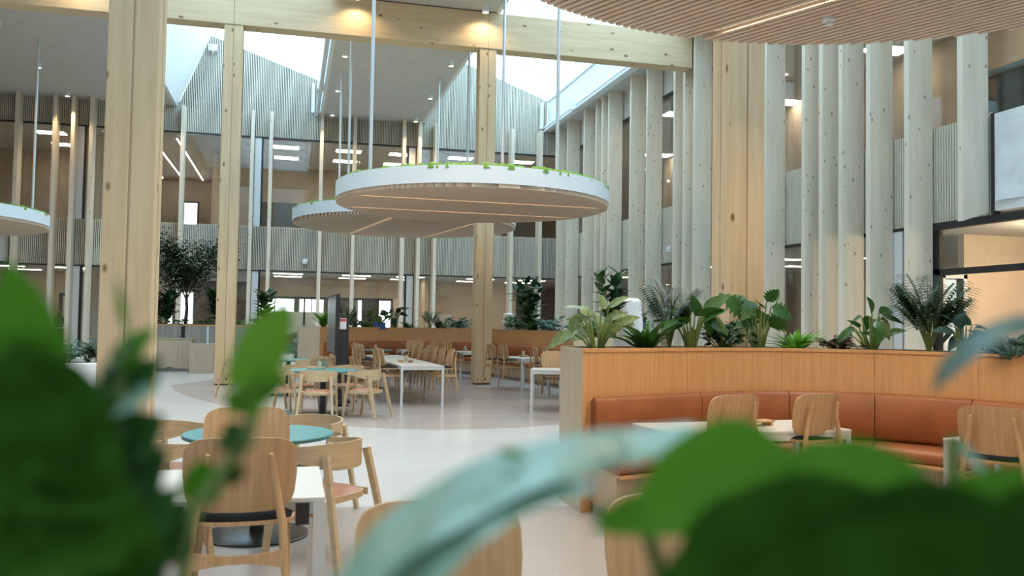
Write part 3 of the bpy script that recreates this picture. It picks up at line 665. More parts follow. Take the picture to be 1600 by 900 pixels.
# near white table with hung chairs
rect_table(-.62, 4.53, 1.60, .86, 0, 'white rectangular table between blurred leaves and the near teal table', lw=.029)
for hx in (.16, .70): MB().box(hx-.03, hx+.03, -.44, -.33, .62, .715).build('chair_hook', 'black_metal', bpy.data.objects['dining_table'])
chair(-.19, 4.18, PI/2, 'oak shell chair lifted on the white table, its curved back turned to the blurred leaves')
chair(-.22, 5.10, -PI/2, 'oak shell chair lifted on the white table with its back at the teal round table')
chair(-.98, 4.18, PI/2, 'oak shell chair lifted on the white table, mostly hidden behind dark leaves')
round_table(-.19, 6.56, .525, 'teal round table beside the near white table')
def around(cx, cy, r, ang, label, twist=0):
    return acoch(cx+r*math.cos(ang), cy+r*math.sin(ang), ang+PI+twist, label)
around(-.19, 6.56, .80, -1.0, 'oak arm chair with tan seat at the teal table, nearest to the open floor', .30)
around(-.19, 6.56, .72, 1.05, 'oak arm chair at the far side of the near teal table')
around(-.19, 6.56, .74, 2.65, 'oak arm chair at the near teal table facing the hall, beside the thick column')
around(-.19, 6.56, .76, 3.75, 'oak arm chair between the near teal table and the white table corner')
# foreground table with two chairs seen from the front
rect_table(.75, 1.82, 1.5, .75, .0, 'white table close below the blurred leaves')
chair(.43, 2.30, -PI/2, 'oak shell chair facing the blurred leaves under the long pale leaf')
chair(1.16, 2.28, -PI/2, 'oak shell chair facing the blurred leaves under the large dark leaf')
# far teal table group
round_table(.56, 14.62, .56, 'teal round table with the black display stand behind it')
tray(.45, 14.66, .73, .1, 'on the teal table by the display')
around(.56, 14.62, .72, -1.72, 'oak arm chair on the open floor side of the teal table by the display')
around(.56, 14.62, .80, -.62, 'oak arm chair with tan seat between the display teal table and the long white table')
around(.56, 14.62, .74, 3.45, 'oak arm chair at the display teal table behind the bright green leaf')
around(.56, 14.62, .76, 2.1, 'oak arm chair behind the display teal table, towards the tree column')
around(.56, 14.62, .74, .95, 'oak arm chair behind the display teal table, right against the black stand')
round_table(.0, 18.4, .5, 'teal round table far behind the bright green leaf')
around(.0, 18.4, .80, .55, 'oak arm chair beside dark shrubs at the distant teal table')
around(.0, 18.4, .74, -.9, 'oak arm chair at the distant teal table on the display side')
around(.0, 18.4, 1.05, 3.6, 'oak arm chair pulled out beside the base of the tree column')
around(.0, 18.4, .8, 2.2, 'oak arm chair at the distant teal table near the grey cabinets')
# near teal table things
tray(-.12, 6.75, .73, .4, 'on the near teal table behind the chair')
# long row of white tables with hung chairs
lr = -.045
for i in range(3):
    yc = 16.55+i*1.65; xc = 2.33-.045*(yc-16.55)
    rect_table(xc, yc, 1.60, .80, PI/2+.045, ('white table at the front end of the long table row', 'white table in the middle of the long table row', 'white table at the back end of the long table row')[i])
tray(2.22, 17.05, .74, .5, 'on the front table of the long row', 1); tray(2.1, 20.3, .74, .2, 'on the back table of the long row', 1)
ords = ('first', 'second', 'third', 'fourth', 'fifth', 'sixth')
for i, y in enumerate((16.35, 17.1, 17.85, 18.6, 19.4, 20.2)):
    chair(2.33-.045*(y-16.55)+.47, y, PI, 'oak shell chair lifted on the long row, bench side, %s from the open floor' % ords[i])
for i, y in enumerate((16.35, 16.95, 19.2, 19.85, 20.5)):
    chair(2.33-.045*(y-16.55)-.47, y, 0, 'oak shell chair lifted on the long row, display side, %s from the open floor' % ords[i])
chair(1.50, 17.75, .12, 'oak shell chair standing on the floor beside the long row, nearer of two', None, 0); chair(1.44, 18.35, .1, 'oak shell chair standing on the floor beside the long row, farther of two', None, 0)
chair(1.12, 19.7, .2, 'oak shell chair standing on the floor close to the display cable', None, 0)
# bench tables
rect_table(4.75, 23.5, 1.0, .72, PI/2+.1, 'white table before the bench, just behind the beam column'); chair(4.24, 23.75, .1, 'oak shell chair on the table behind the beam column, farther of the pair'); chair(4.32, 23.1, .1, 'oak shell chair on the table behind the beam column, nearer of the pair')
rect_table(5.32, 19.75, 1.3, .72, PI/2+.2, 'white table before the bench with two oak chairs, past the beam column'); chair(4.80, 20.1, .2, 'oak shell chair on the table past the beam column, farther of the pair'); chair(4.93, 19.45, .2, 'oak shell chair on the table past the beam column, nearer of the pair')
rect_table(5.75, 17.5, 1.2, .72, PI/2-.1, 'white table before the bench next to the single small table'); chair(5.28, 17.95, -.05, 'oak shell chair on the bench table next to the small table, farther of the pair'); chair(5.30, 17.25, -.05, 'oak shell chair on the bench table next to the small table, nearer of the pair')
rect_table(4.62, 14.80, .92, .74, -.32, 'small white table beside the end of the far bench'); chair(4.72, 15.34, -PI/2-.32, 'oak shell chair with four dark screws on the small table by the bench end'); chair(5.16, 15.2, -PI/2-.5, 'oak shell chair on the small table half hidden by the near planter end')
rect_table(3.6, 24.6, 1.2, .72, .1, 'white table before the bench at the far curve'); chair(3.35, 24.0, PI/2, 'oak shell chair at the far curve table, display side'); chair(4.0, 24.05, PI/2+.1, 'oak shell chair at the far curve table, column side'); 
tray(4.75, 23.8, .74, 1.6, 'on the table behind the beam column', 1); tray(5.4, 20.0, .74, 1.7, 'on the table past the beam column', 1); tray(5.75, 17.6, .74, 1.5, 'on the table next to the small table', 1); tray(4.8, 14.7, .74, -.3, 'on the small table by the bench end', 1)
round_table(2.35, 24.6, .5, 'teal round table in the far curve of the bench'); tray(2.35, 24.6, .73, .2, 'on the teal table in the far curve', 1)
# near booth tables
rect_table(3.56, 6.42, 1.58, .72, .05, 'white table in front of the near leather bench with two oak chairs')
tray(3.72, 6.45, .74, .2, 'on the white table of the near bench', 0)
chair(3.24, 6.18, PI/2+.22, 'oak shell chair on the near bench table, closer to the planter end'); chair(4.00, 6.25, PI/2+.22, 'oak shell chair on the near bench table, farther from the planter end')
rect_table(5.20, 5.31, .72, .72, .3, 'white table inside the curve of the near bench'); chair(4.80, 5.03, .55, 'oak shell chair at the curve of the near bench, partly behind leaves')
# ------------------------------------------------------------------ display stand
t = thing('display_stand', 'black standing display with large flat screen behind the teal table', 'display', (.95, 16.3, 0))
MB().box(-.11,.11,-.10,.10,.10,1.62).build('pillar', 'black_metal', t, bevel=.01)
MB().box(-.14,.14,-.45,.55,.06,.11).build('foot', 'black_metal', t)
for y in (-.4, .5): MB().lathe([(0,0),(.03,.0),(.04,.03),(.03,.06),(0,.06)], 12, (0, y, 0)).build('caster', 'black_metal', t, True)
sa, sb = Vector((-.13, -.15, 0)), Vector((-.20, 1.65, 0)); dv = (sb-sa).normalized(); nv_ = Vector((-dv.y, dv.x, 0))
def slab(a, b_, z0, z1, th, o): 
    q = [a+nv_*o, b_+nv_*o, b_+nv_*(o+th), a+nv_*(o+th)]; return MB().poly([(p.x, p.y) for p in q], z0, z1)
scr = slab(sa, sb, .92, 2.02, -.07, 0).build('screen_body', 'black_metal', t); slab(sa+dv*.02, sb-dv*.02, .94, 2.0, .004, .001).build('screen_glass', 'screen', scr)
st = MB().box(-.06,.06,-.105,-.101,1.38,1.58).build('sticker', 'sticker_white', t); MB().box(-.055,.055,-.108,-.104,1.52,1.57).build('sticker_band', 'sticker_red', st)
MB().tube([(.1,0,.95),(.16,.1,.6),(.2,.15,.3),(.3,.2,.02)], .012, 6).build('cable', 'cable', t, True)
# ------------------------------------------------------------------ cabinets under the tree
t = thing('drawer_cabinet', 'low oak cabinet with drawers and door before the grey planter', 'cabinet', (-3.35, 26.6, 0))
MB().box(-.95,.66,-.05,.5,.08,.92).build('body', 'oak_pale', t); MB().box(-.93,.64,-.0,.45,0,.08).build('plinth', 'grey_boards', t); MB().box(-.97,.68,-.07,.52,.92,.945).build('top', 'oak_pale', t)
for k in range(3): MB().box(-.9,-.26,-.075,-.052,.10+k*.27,.36+k*.27).build('drawer', 'oak_pale', t)
dd = MB().box(-.24,.40,-.075,-.052,.10,.90).build('door', 'oak_pale', t); MB().box(-.02,.16,-.09,-.075,.10,.125).build('grip', 'black_metal', dd)
t = thing('box_cabinet', 'plain oak box cabinet standing by the tree column', 'cabinet', (-2.32, 25.9, 0)); MB().box(-.34,.30,-.25,.25,0,.80).build('body', 'oak_pale', t, bevel=.004); MB().box(-.345,.305,-.255,.255,.80,.815).build('top', 'oak_pale', t)
t = thing('grey_planter', 'grey board planter wall holding the green tree', 'planter', (-2.2, 27.3, 0))
for k in range(9): MB().box(-2.8+k*.5+.006, -2.8+(k+1)*.5-.006, -.15, -.12, .05, 1.30).build('board', 'grey_boards', t)
MB().box(-2.8,1.7,-.12,.9,.05,1.27).build('body', 'oak_pale', t); MB().box(-2.83,1.73,-.17,.93,1.30,1.345).build('rim', 'oak', t); MB().box(-2.75,1.65,-.1,.85,1.345,1.36).build('soil', 'soil', t)
for x in (-.12, .5): MB().box(x-.03, x+.03, -.18, -.15, .05, 1.30).build('batten', 'post_white', t)
t = thing('round_planter', 'low round white planter with bushy plants beside the thick column', 'planter', (-4.35, 20.5, 0)); MB().lathe([(0,0),(1.25,0),(1.35,.1),(1.38,.58),(1.34,.60),(1.28,.58),(1.28,.50),(0,.50)], 64).build('bowl', 'white_gloss', t, 40); MB().lathe([(1.27,.50),(0,.53)], 40).build('soil', 'soil', t)
# ------------------------------------------------------------------ white sculptural vases among the plants
def vase(x, y, z, s, label, wd=.7):
    t = thing('vase', label, 'vase', (x, y, z)); m_ = MB()
    def fn(u, v):
        a = 2*PI*u; e = .45; k = .5-.06*v+.03*math.sin(v*PI); zz = .78*v
        if v > .9: k *= math.sqrt(max(0, 1-((v-.9)/.1)**2*.55))
        x_ = k*.62*math.copysign(abs(math.cos(a))**e, math.cos(a)); y_ = k*.62*math.copysign(abs(math.sin(a))**e, math.sin(a))
        dm = math.exp(-(((u-.875)/.06)**2+((v-.72)/.12)**2)); x_ *= 1-.30*dm; y_ *= 1-.30*dm
        return (x_*s*wd, y_*s*wd, zz*s)
    m_.grid(fn, 56, 24); top = [fn(i/56, 1) for i in range(56)]; m_.add(top, [tuple(range(56))]); m_.build('body', 'white_gloss', t, 60)
    return t
vase(5.50, 13.62, 1.30, .88, 'white rounded sculptural vase with a dimple among the planter leaves'); vase(6.28, 25.05, 1.30, .68, 'small white rounded vase on the far planter beside the fiddle leaf fig')
tag(MB().box(2.45, 2.80, 26.25, 26.35, 1.29, 1.5).build('blue_box', 'blue_box'), 'small blue box among the far planter leaves', 'box')
# ------------------------------------------------------------------ plants
def leaf_mesh(name, mat, wr, droop=.35, fold=.18, tip=1.3, nl=8, lobes=0, thick=0, wave=0):
    """leaf of length 1 along +Y, face up +Z"""
    m_ = MB(); rows = []
    for j in range(nl+1):
        v = j/nl; wv = wr*(math.sin(PI*min(1, v**.75))**.8)*(1-.25*v**tip) if 0 < v < 1 else .004
        if lobes and 0 < v < 1: wv *= 1-.45*(j % 2)
        for u in (-1, -.5, 0, .5, 1):
            rows.append((u*wv/2, v*(1-.15*droop*v), -droop*v*v*.6+fold*abs(u)*wv/2*1.2+wave*math.sin(v*14+u)*wv*.1))
    m_.add(rows, [(j*5+i, j*5+i+1, (j+1)*5+i+1, (j+1)*5+i) for j in range(nl) for i in range(4)])
    return m_.mesh(name, mat, 180)
LM = {}
def LMesh(kind, mat, **k):
    key = (kind, mat)
    if key not in LM: LM[key] = leaf_mesh('leaf', mat, **k)
    return LM[key]
def frame(p, d, n, s, sw=1):
    d = d.normalized(); x = d.cross(n).normalized(); z = x.cross(d)
    return Matrix(((x.x*s*sw, d.x*s, z.x*s, p.x), (x.y*s*sw, d.y*s, z.y*s, p.y), (x.z*s*sw, d.z*s, z.z*s, p.z), (0, 0, 0, 1)))
KINDS = dict(broad=dict(wr=.50, droop=.45, fold=.15), split=dict(wr=.85, droop=.35, fold=.12, nl=13, lobes=1), strap=dict(wr=.19, droop=.6, fold=.3, wave=1), small=dict(wr=.42, droop=.2, fold=.2, nl=5), leaflet=dict(wr=.19, droop=.5, fold=.2, nl=4), fiddle=dict(wr=.6, droop=.25, fold=.2, tip=.6))
def stem_arc(a, b_, sag=.15): 
    return [a, a.lerp(b_, .5)+Vector((0, 0, sag*(b_-a).length)), b_]
def plant(kind, x, y, z, h, spread, n, mat, label, seed, group=None, lsize=.25, sep=True, name=None):
    rnd = random.Random(seed); t = thing(name or {'broad':'broad_leaf_plant','split':'monstera','strap':'fern','small':'leafy_shrub','palm':'parlour_palm','fiddle':'fiddle_leaf_fig'}[kind], label, 'plant', (x, y, z), 0, group)
    stems = MB(); joined = MB(); items = []
    O = Vector((0, 0, 0)); Z = Vector((0, 0, 1))
    if kind in ('broad', 'split'):
        for i in range(n):
            a = 2.4*i+rnd.uniform(-.4, .4); el = rnd.uniform(.35, 1)**.7; r = spread*(1.05-el*.75)*rnd.uniform(.7, 1); p = Vector((r*math.cos(a), r*math.sin(a), h*el-.2*lsize))
            stems.tube(stem_arc(O+Vector((.03*math.cos(a), .03*math.sin(a), 0)), p, .12), [.012, .009, .006], 5)
            d = Vector((math.cos(a), math.sin(a), rnd.uniform(-.9, 1.1))); items.append((kind, frame(p, d, (Z+Vector((rnd.uniform(-.9,.9), rnd.uniform(-1.3,.2), 0))), lsize*rnd.uniform(.75, 1.25))))
    elif kind == 'strap':
        for i in range(n):
            a = 2.4*i; up = rnd.uniform(.4, 1.5); d = Vector((math.cos(a), math.sin(a), up*1.7*h/max(spread, .05))); items.append((kind, frame(O+Vector((.02*math.cos(a), .02*math.sin(a), 0)), d, Z-Vector((math.cos(a), math.sin(a), 0))*.6, rnd.uniform(.75, 1.1)*max(h, spread))))
        stems.tube([O, Vector((0, 0, .05))], .02, 6)
    elif kind == 'small':
        for i in range(max(5, n//9)):
            a = 2.4*i; r = spread*rnd.uniform(.25, 1); p = Vector((r*math.cos(a), r*math.sin(a), h*(1.05-.55*(r/spread)**2)*rnd.uniform(.75, 1)))
            pts = stem_arc(O, p, .1); stems.tube(pts, [.008, .006, .003], 4)
            for k in range(9):
                q = rnd.uniform(.3, 1); b_ = pts[0].lerp(pts[1], q*2) if q < .5 else pts[1].lerp(pts[2], q*2-1); aa = rnd.uniform(0, 2*PI)
                items.append((kind, frame(b_, Vector((math.cos(aa), math.sin(aa), rnd.uniform(-.5, .8))), Z+Vector((rnd.uniform(-.8,.8), rnd.uniform(-1.2,.3), 0)), lsize*rnd.uniform(.7, 1.3))))
    elif kind == 'palm':
        for i in range(n):
            a = 2.4*i+rnd.uniform(-.2, .2); r = spread*rnd.uniform(.35, 1); hh = h*rnd.uniform(.55, 1); p0 = O; p2 = Vector((r*math.cos(a), r*math.sin(a), hh)); p1 = Vector((r*.25*math.cos(a), r*.25*math.sin(a), hh*.75))
            pts = []
            for k in range(9):
                q = k/8; pts.append(p0.lerp(p1, q).lerp(p1.lerp(p2, q), q))
            stems.tube(pts, [.007-.0006*k for k in range(9)], 4)
            dr = Vector((math.cos(a), math.sin(a), -.1)); sd = Vector((-math.sin(a), math.cos(a), 0))
            for k in range(13):
                q = .45+.55*k/12; b_ = p0.lerp(p1, q).lerp(p1.lerp(p2, q), q)
                for s in (-1, 1): items.append(('leaflet', frame(b_, sd*s*1.0+dr*.7+Vector((0, 0, .15)), Z, lsize*(1.1-.5*abs(q-.7)*2))))
    elif kind == 'fiddle':
        for sidx in range(max(1, n//14)):
            bx = rnd.uniform(-.3, .3)*spread; by = rnd.uniform(-.3, .3)*spread; tp = Vector((bx*1.6, by*1.6, h*rnd.uniform(.8, 1))); stems.tube([Vector((bx*.4, by*.4, 0)), Vector((bx, by, h*.5)), tp], [.018, .014, .008], 6)
            for k in range(14):
                q = .15+.85*k/13; b_ = Vector((bx, by, h*.5)).lerp(tp, q*2-1) if q > .5 else Vector((bx*.4, by*.4, 0)).lerp(Vector((bx, by, h*.5)), q*2); a = 2.4*k+sidx
                items.append((kind, frame(b_, Vector((math.cos(a), math.sin(a), rnd.uniform(.1, 1.0)+.6*(q > .9))), Z, lsize*rnd.uniform(.8, 1.15))))
    stems.build('stem', 'stem', t, True)
    if sep:
        for kd, M_ in items: part('leaf', LMesh(kd, mat, **KINDS[kd]), t, M_)
    else:
        for kd, M_ in items:
            me = LMesh(kd, mat, **KINDS[kd]); joined.add([M_ @ v.co for v in me.vertices], [tuple(p.vertices) for p in me.polygons])
        joined.build('foliage', mat, t, True, kind='stuff')
    return t
def on(rail, tt, off=.30): p = pos(rail, tt, off); return p.x, p.y, PT-.06
X = lambda tt, off=.30: on(near_rail, tt, off)
plant('broad', *X(0.06, .28), .46, .34, 20, 'leaf_pale', 'pale variegated plant with large leaves at the planter end panel', 11, lsize=.25)
plant('strap', *X(0.133, .25), .42, .34, 34, 'leaf_mid', 'green strap leaf fern beside the pale variegated plant', 12)
plant('palm', *X(0.19, .45), .70, .36, 18, 'leaf_deep', 'fine feathery palm rising behind the strap leaf fern', 13, lsize=.14)
plant('broad', *X(0.198, .22), .52, .32, 16, 'leaf_mid', 'plant with long upright green leaves next to the feathery palm', 14, lsize=.30)
plant('small', *X(0.251, .25), .34, .36, 190, 'leaf_deep', 'low dark shrub with small leaves before the warm column', 15, lsize=.10)
plant('split', *X(0.318, .30), .58, .36, 15, 'leaf_mid', 'monstera with big split leaves before the warm column', 16, lsize=.29)
plant('strap', *X(0.376, .25), .34, .34, 34, 'leaf_bright', 'bright green nest fern to the bench curve side of the monstera', 17)
plant('small', *X(0.441, .30), .17, .28, 110, 'dry_leaf', 'withered brown low plant between fern and peace lily', 18, lsize=.11, name='withered_plant')
plant('broad', *X(0.494, .26), .48, .34, 17, 'leaf_mid', 'peace lily with arching leaves beside the withered plant', 19, lsize=.25)
plant('palm', *X(0.574, .30), .80, .45, 34, 'leaf_deep', 'tall bushy palm on the near planter by the black framed screen', 20, lsize=.17)
plant('broad', *X(0.627, .25), .38, .26, 14, 'leaf_blue', 'dark rubber plant with oval leaves beside the tall palm', 21, lsize=.22)
plant('small', *X(0.679, .22), .26, .36, 150, 'leaf_deep', 'low bushy plant past the rubber plant on the near planter', 22, lsize=.13)
plant('strap', *X(0.715, .03), .20, .32, 24, 'leaf_blue', 'grey green fern hanging over the near planter rim', 23)
Y_ = lambda tt, off=.30: on(far_rail, tt, off)
plant('fiddle', *Y_(0.955, .35), 1.05, .6, 98, 'leaf_deep', 'fiddle leaf fig with dark leaves behind the white dimpled vase', 31, lsize=.27)
plant('small', *Y_(0.99, .3), .30, .4, 80, 'leaf_mid', 'leafy shrub at the near end of the far planter', 32, lsize=.13)
plant('palm', *Y_(0.9, .3), .55, .5, 16, 'leaf_deep', 'low palm beside the fiddle leaf fig behind the vase', 33, lsize=.17, sep=False)
plant('small', *Y_(0.84, .3), .38, .5, 90, 'leaf_blue', 'blue green shrub along the bench end part of the far planter', 34, lsize=.16, sep=False)
plant('broad', *Y_(0.6, .3), .5, .4, 12, 'leaf_mid', 'broad leaf plant on the far planter before the right facade fins', 35, lsize=.32)
plant('small', *Y_(0.511, .3), .42, .5, 90, 'leaf_blue', 'spiky blue green plant on the far planter next to the tall fig', 36, lsize=.20, sep=False)
plant('fiddle', *Y_(0.448, .35), 1.45, .8, 84, 'leaf_deep', 'tall fiddle leaf fig on the far planter behind the beam column side tables', 37, lsize=.38)
plant('small', *Y_(0.405, .28), .45, .55, 100, 'leaf_mid', 'dense green shrub between the tall fig and the beam column', 38, lsize=.18, sep=False)
plant('strap', *Y_(0.47, .2), .5, .5, 24, 'leaf_mid', 'strap leaf plant at the foot of the tall fig', 39, sep=False)
plant('small', *Y_(0.278, .3), .40, .5, 90, 'leaf_blue', 'blue green bushy plant to the display side of the beam column', 40, lsize=.17, sep=False)
plant('small', *Y_(0.257, .3), .36, .45, 90, 'leaf_mid', 'green bushy plant in the far curve near the beam column', 41, lsize=.16, sep=False)
plant('strap', *Y_(0.243, .3), .42, .3, 16, 'leaf_deep', 'upright snake plant in the far curve of the planter', 42, sep=False)
plant('palm', *Y_(0.23, .3), .60, .3, 10, 'leaf_deep', 'thin palm in the far curve of the planter', 43, lsize=.18, sep=False)
plant('strap', *Y_(0.197, .3), .35, .4, 22, 'leaf_mid', 'small nest fern in the far curve by the leafy broad plant', 44, sep=False)
plant('broad', *Y_(0.177, .3), .75, .4, 14, 'leaf_deep', 'tall dark broad leaf plant next to the blue box', 45, lsize=.33, sep=False)
plant('broad', *Y_(0.149, .3), .65, .45, 14, 'leaf_mid', 'broad leaf plant in the far planter on the display side of the blue box', 46, lsize=.33, sep=False)
plant('small', *Y_(0.131, .3), .30, .5, 90, 'leaf_mid', 'low green groundcover in the far planter near the display', 47, lsize=.15, sep=False)
plant('small', *Y_(0.113, .3), .28, .3, 60, 'leaf_deep', 'low dark plant right behind the display sticker', 48, lsize=.16, sep=False)
plant('palm', *Y_(0.099, .3), .75, .35, 14, 'leaf_mid', 'plant rising above the black display pillar', 49, lsize=.18, sep=False)
plant('strap', *Y_(0.045, .3), .60, .3, 26, 'leaf_bright', 'light green fern at the display side end of the far planter', 50, sep=False)
# plants around the tree and the back glazing
G = 1.345
plant('fiddle', -4.35, 27.6, G, .95, .6, 70, 'leaf_deep', 'dark broad plant at the thick column end of the grey planter', 60, lsize=.42, sep=False, name='broad_leaf_plant')
plant('fiddle', -3.55, 27.45, G, .85, .7, 84, 'leaf_deep', 'dark broad leaf plant under the tree on the grey planter', 61, lsize=.42, sep=False, name='broad_leaf_plant')
plant('fiddle', -2.0, 27.6, G, .90, .7, 84, 'leaf_deep', 'dense dark plant between the tree and the tree column', 62, lsize=.42, sep=False, name='broad_leaf_plant')
plant('fiddle', -.72, 27.5, G, .95, .5, 56, 'leaf_deep', 'dark leafy plant past the tree column on the grey planter', 63, lsize=.40, sep=False, name='broad_leaf_plant')
for i, xx in enumerate((-4.6, -3.9, -3.1, -2.4, -1.6, -.9)): plant('small', xx, 27.4, G, .16, .4, 54, 'leaf_mid', 'low green groundcover along the grey planter rim', 64+i, 'groundcover tufts on the grey planter', .12, False)
plant('small', .55, 28.5, 0, 1.35, .8, 260, 'leaf_blue', 'large dark shrub on the floor behind the distant teal table', 75, lsize=.26, sep=False); plant('small', 1.95, 28.7, 0, 1.0, .6, 200, 'leaf_deep', 'dark shrub behind the end panel of the far planter', 76, lsize=.24, sep=False)
for i, (dx, dy, hh) in enumerate(((-.75,-.3,.62),(-.15,-.55,.50),(.45,-.35,.55),(.1,.4,.6),(-.9,.5,.7))):
    plant('small', -4.35+dx, 20.5+dy, .51, hh, .55, 120, 'leaf_blue' if i % 2 else 'leaf_deep', ('bluish' if i % 2 else 'dark green') + ' bushy plant in the round white planter, ' + ('thick column side', 'middle front', 'tree side', 'middle back', 'window side')[i], 80+i, None, .17, False)
# tree
rnd = random.Random(5); t = thing('tree', 'slender green indoor tree growing from the grey planter', 'tree', (-3.0, 27.6, 1.3))
tr = MB(); tips = []
tr.tube([(0,0,0),(.03,0,.5),(.0,.02,.9)], [.06,.05,.045], 8)
for i in range(9):
    a = 2.4*i; b0 = Vector((.0, .02, .75+.05*i)); r = rnd.uniform(.15, .85); b2 = Vector((r*math.cos(a), r*math.sin(a)*.8, rnd.uniform(1.5, 2.25))); pts = stem_arc(b0, b2, .08); tr.tube(pts, [.028, .018, .008], 5)
    for k in range(5):
        b3 = b2+Vector((rnd.uniform(-.45,.45), rnd.uniform(-.4,.4), rnd.uniform(-.35,.35))); tr.tube([pts[1].lerp(b2, rnd.uniform(.2, 1)), b3], [.008, .003], 4); tips.append(b3)
tr.build('trunk', 'bark', t, True); fo = MB(); me = LMesh('small', 'leaf_blue', **KINDS['small'])
for p in tips:
    for k in range(95):
        q = p+Vector((rnd.gauss(0,.22), rnd.gauss(0,.2), rnd.gauss(0,.17))); a = rnd.uniform(0, 2*PI); M_ = frame(q, Vector((math.cos(a), math.sin(a), rnd.uniform(-.5,.3))), Vector((0,0,1)), rnd.uniform(.12,.20))
        fo.add([M_ @ v.co for v in me.vertices], [tuple(f.vertices) for f in me.polygons])
fo.build('foliage', 'leaf_deep', t, True, kind='stuff')
MB().box(-.05,.05,-.50,-.44,-.40,.0).build('stake', 'black_metal', t)
# ------------------------------------------------------------------ person behind the glass
t = thing('person', 'person in dark clothing standing behind the glass by a black door frame', 'person', (-8.86, 38.0, 0), .25)
def skin_mesh(name, mat, verts, edges, radii, parent, sub=2):
    me = bpy.data.meshes.new(name); me.from_pydata(verts, edges, []); me.update(); me.materials.append(MATS[mat]); o = bpy.data.objects.new(name, me); COL.objects.link(o); o.parent = parent
    sk = o.modifiers.new('skin', 'SKIN'); sk.use_smooth_shade = True
    for i, r in enumerate(radii): me.skin_vertices[0].data[i].radius = r
    me.skin_vertices[0].data[0].use_root = True
    o.modifiers.new('sub', 'SUBSURF').levels = sub; o.modifiers['sub'].render_levels = sub; return o
pv = [(0,0,.95),(0,.0,1.15),(0,-.01,1.38),(0,0,1.50),(0,.0,1.60),(0,.01,1.70),(-.20,0,1.40),(-.26,.03,1.14),(-.22,-.10,.98),(-.19,-.18,.95),(.20,0,1.40),(.26,.03,1.14),(.22,-.10,.98),(.19,-.18,.95),(-.10,0,.88),(-.11,-.01,.50),(-.12,.03,.09),(-.13,-.12,.04),(.10,0,.88),(.11,-.02,.50),(.12,.02,.09),(.13,-.13,.04)]
pe = [(0,1),(1,2),(2,3),(3,4),(4,5),(2,6),(6,7),(7,8),(8,9),(2,10),(10,11),(11,12),(12,13),(0,14),(14,15),(15,16),(16,17),(0,18),(18,19),(19,20),(20,21)]
pr = [(.17,.12),(.155,.115),(.17,.12),(.06,.06),(.085,.10),(.07,.085),(.075,.075),(.05,.05),(.036,.036),(.03,.02),(.075,.075),(.05,.05),(.036,.036),(.03,.02),(.10,.10),(.07,.07),(.05,.05),(.04,.035),(.10,.10),(.07,.07),(.05,.05),(.04,.035)]
skin_mesh('body', 'cloth_dark', pv, pe, pr, t)
hd = MB().lathe([(0,-.02),(.05,0),(.075,.07),(.085,.14),(.075,.20),(.04,.24),(0,.25)], 16, (0,0,1.51)).build('head', 'skin', t, True); MB().lathe([(.088,.12),(.09,.17),(.078,.215),(.04,.25),(0,.262)], 16, (0,.012,1.51)).build('hair', 'hair', hd, True)
MB().lathe([(.172,0),(.175,.03),(.172,.05)], 20, (0,0,1.03)).build('belt', 'sticker_white', t); bpy.data.objects[t.children[-1].name].scale = (1.0, .72, 1)
# ------------------------------------------------------------------ blurred plants close to the camera
pl = thing('planter_box', 'dark oak planter box right below the blurred leaves', 'planter', (.0, .0, 0))
MB().box(-1.2, 1.6, .18, .72, 0, 1.16).build('body', 'oak', pl); MB().box(-1.22, 1.62, .16, .74, 1.16, 1.19).build('rim', 'oak', pl); MB().box(-1.15, 1.55, .22, .68, 1.19, 1.20).build('soil', 'soil', pl)
def rleaf(t, mat, line, tilt=35, fold=.15):
    """one leaf as a folded blade along a centre line; each point: picture x, y, distance, width in picture pixels"""
    n = 18; P_ = [Vector((*at(a, b_, d), w_/F*d)) for a, b_, d, w_ in line]; C_ = []
    Q = [P_[0]*2-P_[1]] + P_ + [P_[-1]*2-P_[-2]]
    for i in range(n+1):
        u = i/n*(len(P_)-1); k = min(int(u), len(P_)-2); f = u-k; a, b_, c, d = Q[k], Q[k+1], Q[k+2], Q[k+3]
        C_.append(.5*((2*b_) + (c-a)*f + (2*a-5*b_+4*c-d)*f*f + (3*b_-a-3*c+d)*f**3))
    vs = []; b3 = Vector(t.location); ti = math.radians(tilt)
    for i, p in enumerate(C_):
        d = (C_[min(i+1, n)]-C_[max(i-1, 0)]).to_3d().normalized(); side = d.cross(FW).normalized()
        if side.dot(UP) < 0: side = -side
        wv = side*math.cos(ti)+FW*math.sin(ti); nn = wv.cross(d).normalized()
        if nn.dot(FW) > 0: nn = -nn
        hw = max(.0008, p[3]/2)
        for u in (-1, -.6, -.25, 0, .25, .6, 1): vs.append(p.to_3d()-b3+wv*u*hw+nn*(fold*abs(u)*hw+.05*hw*math.sin(i*1.3+u*2)))
    me = MB().add(vs, [(i*7+k, i*7+k+1, (i+1)*7+k+1, (i+1)*7+k) for i in range(n) for k in range(6)]).mesh('leaf', mat, 180)
    return part('leaf', me, t)
def fplant(label, base, name, leaves, stems=()):
    b_ = Vector(base); t = thing(name, label, 'plant', b_)
    for L_ in leaves: rleaf(t, *L_)
    st_ = MB()
    for q in stems: st_.tube([Vector((0, 0, 0))]+[at(*w_)-b_ for w_ in q], [.005]+[.0035]*len(q), 6)
    for L_ in leaves:
        a = L_[1][0]; p = at(a[0], a[1], a[2])-b_
        if not stems: st_.tube([Vector((0, 0, 0)), Vector((p.x*.6, p.y*.8, p.z*.35)), p], [.006, .005, .0035], 6)
    st_.build('stem', 'stem', t, True); return t
D_, G_, S_, BR = 'leaf_front_dark', 'leaf_front_green', 'leaf_sheen', 'leaf_bright'
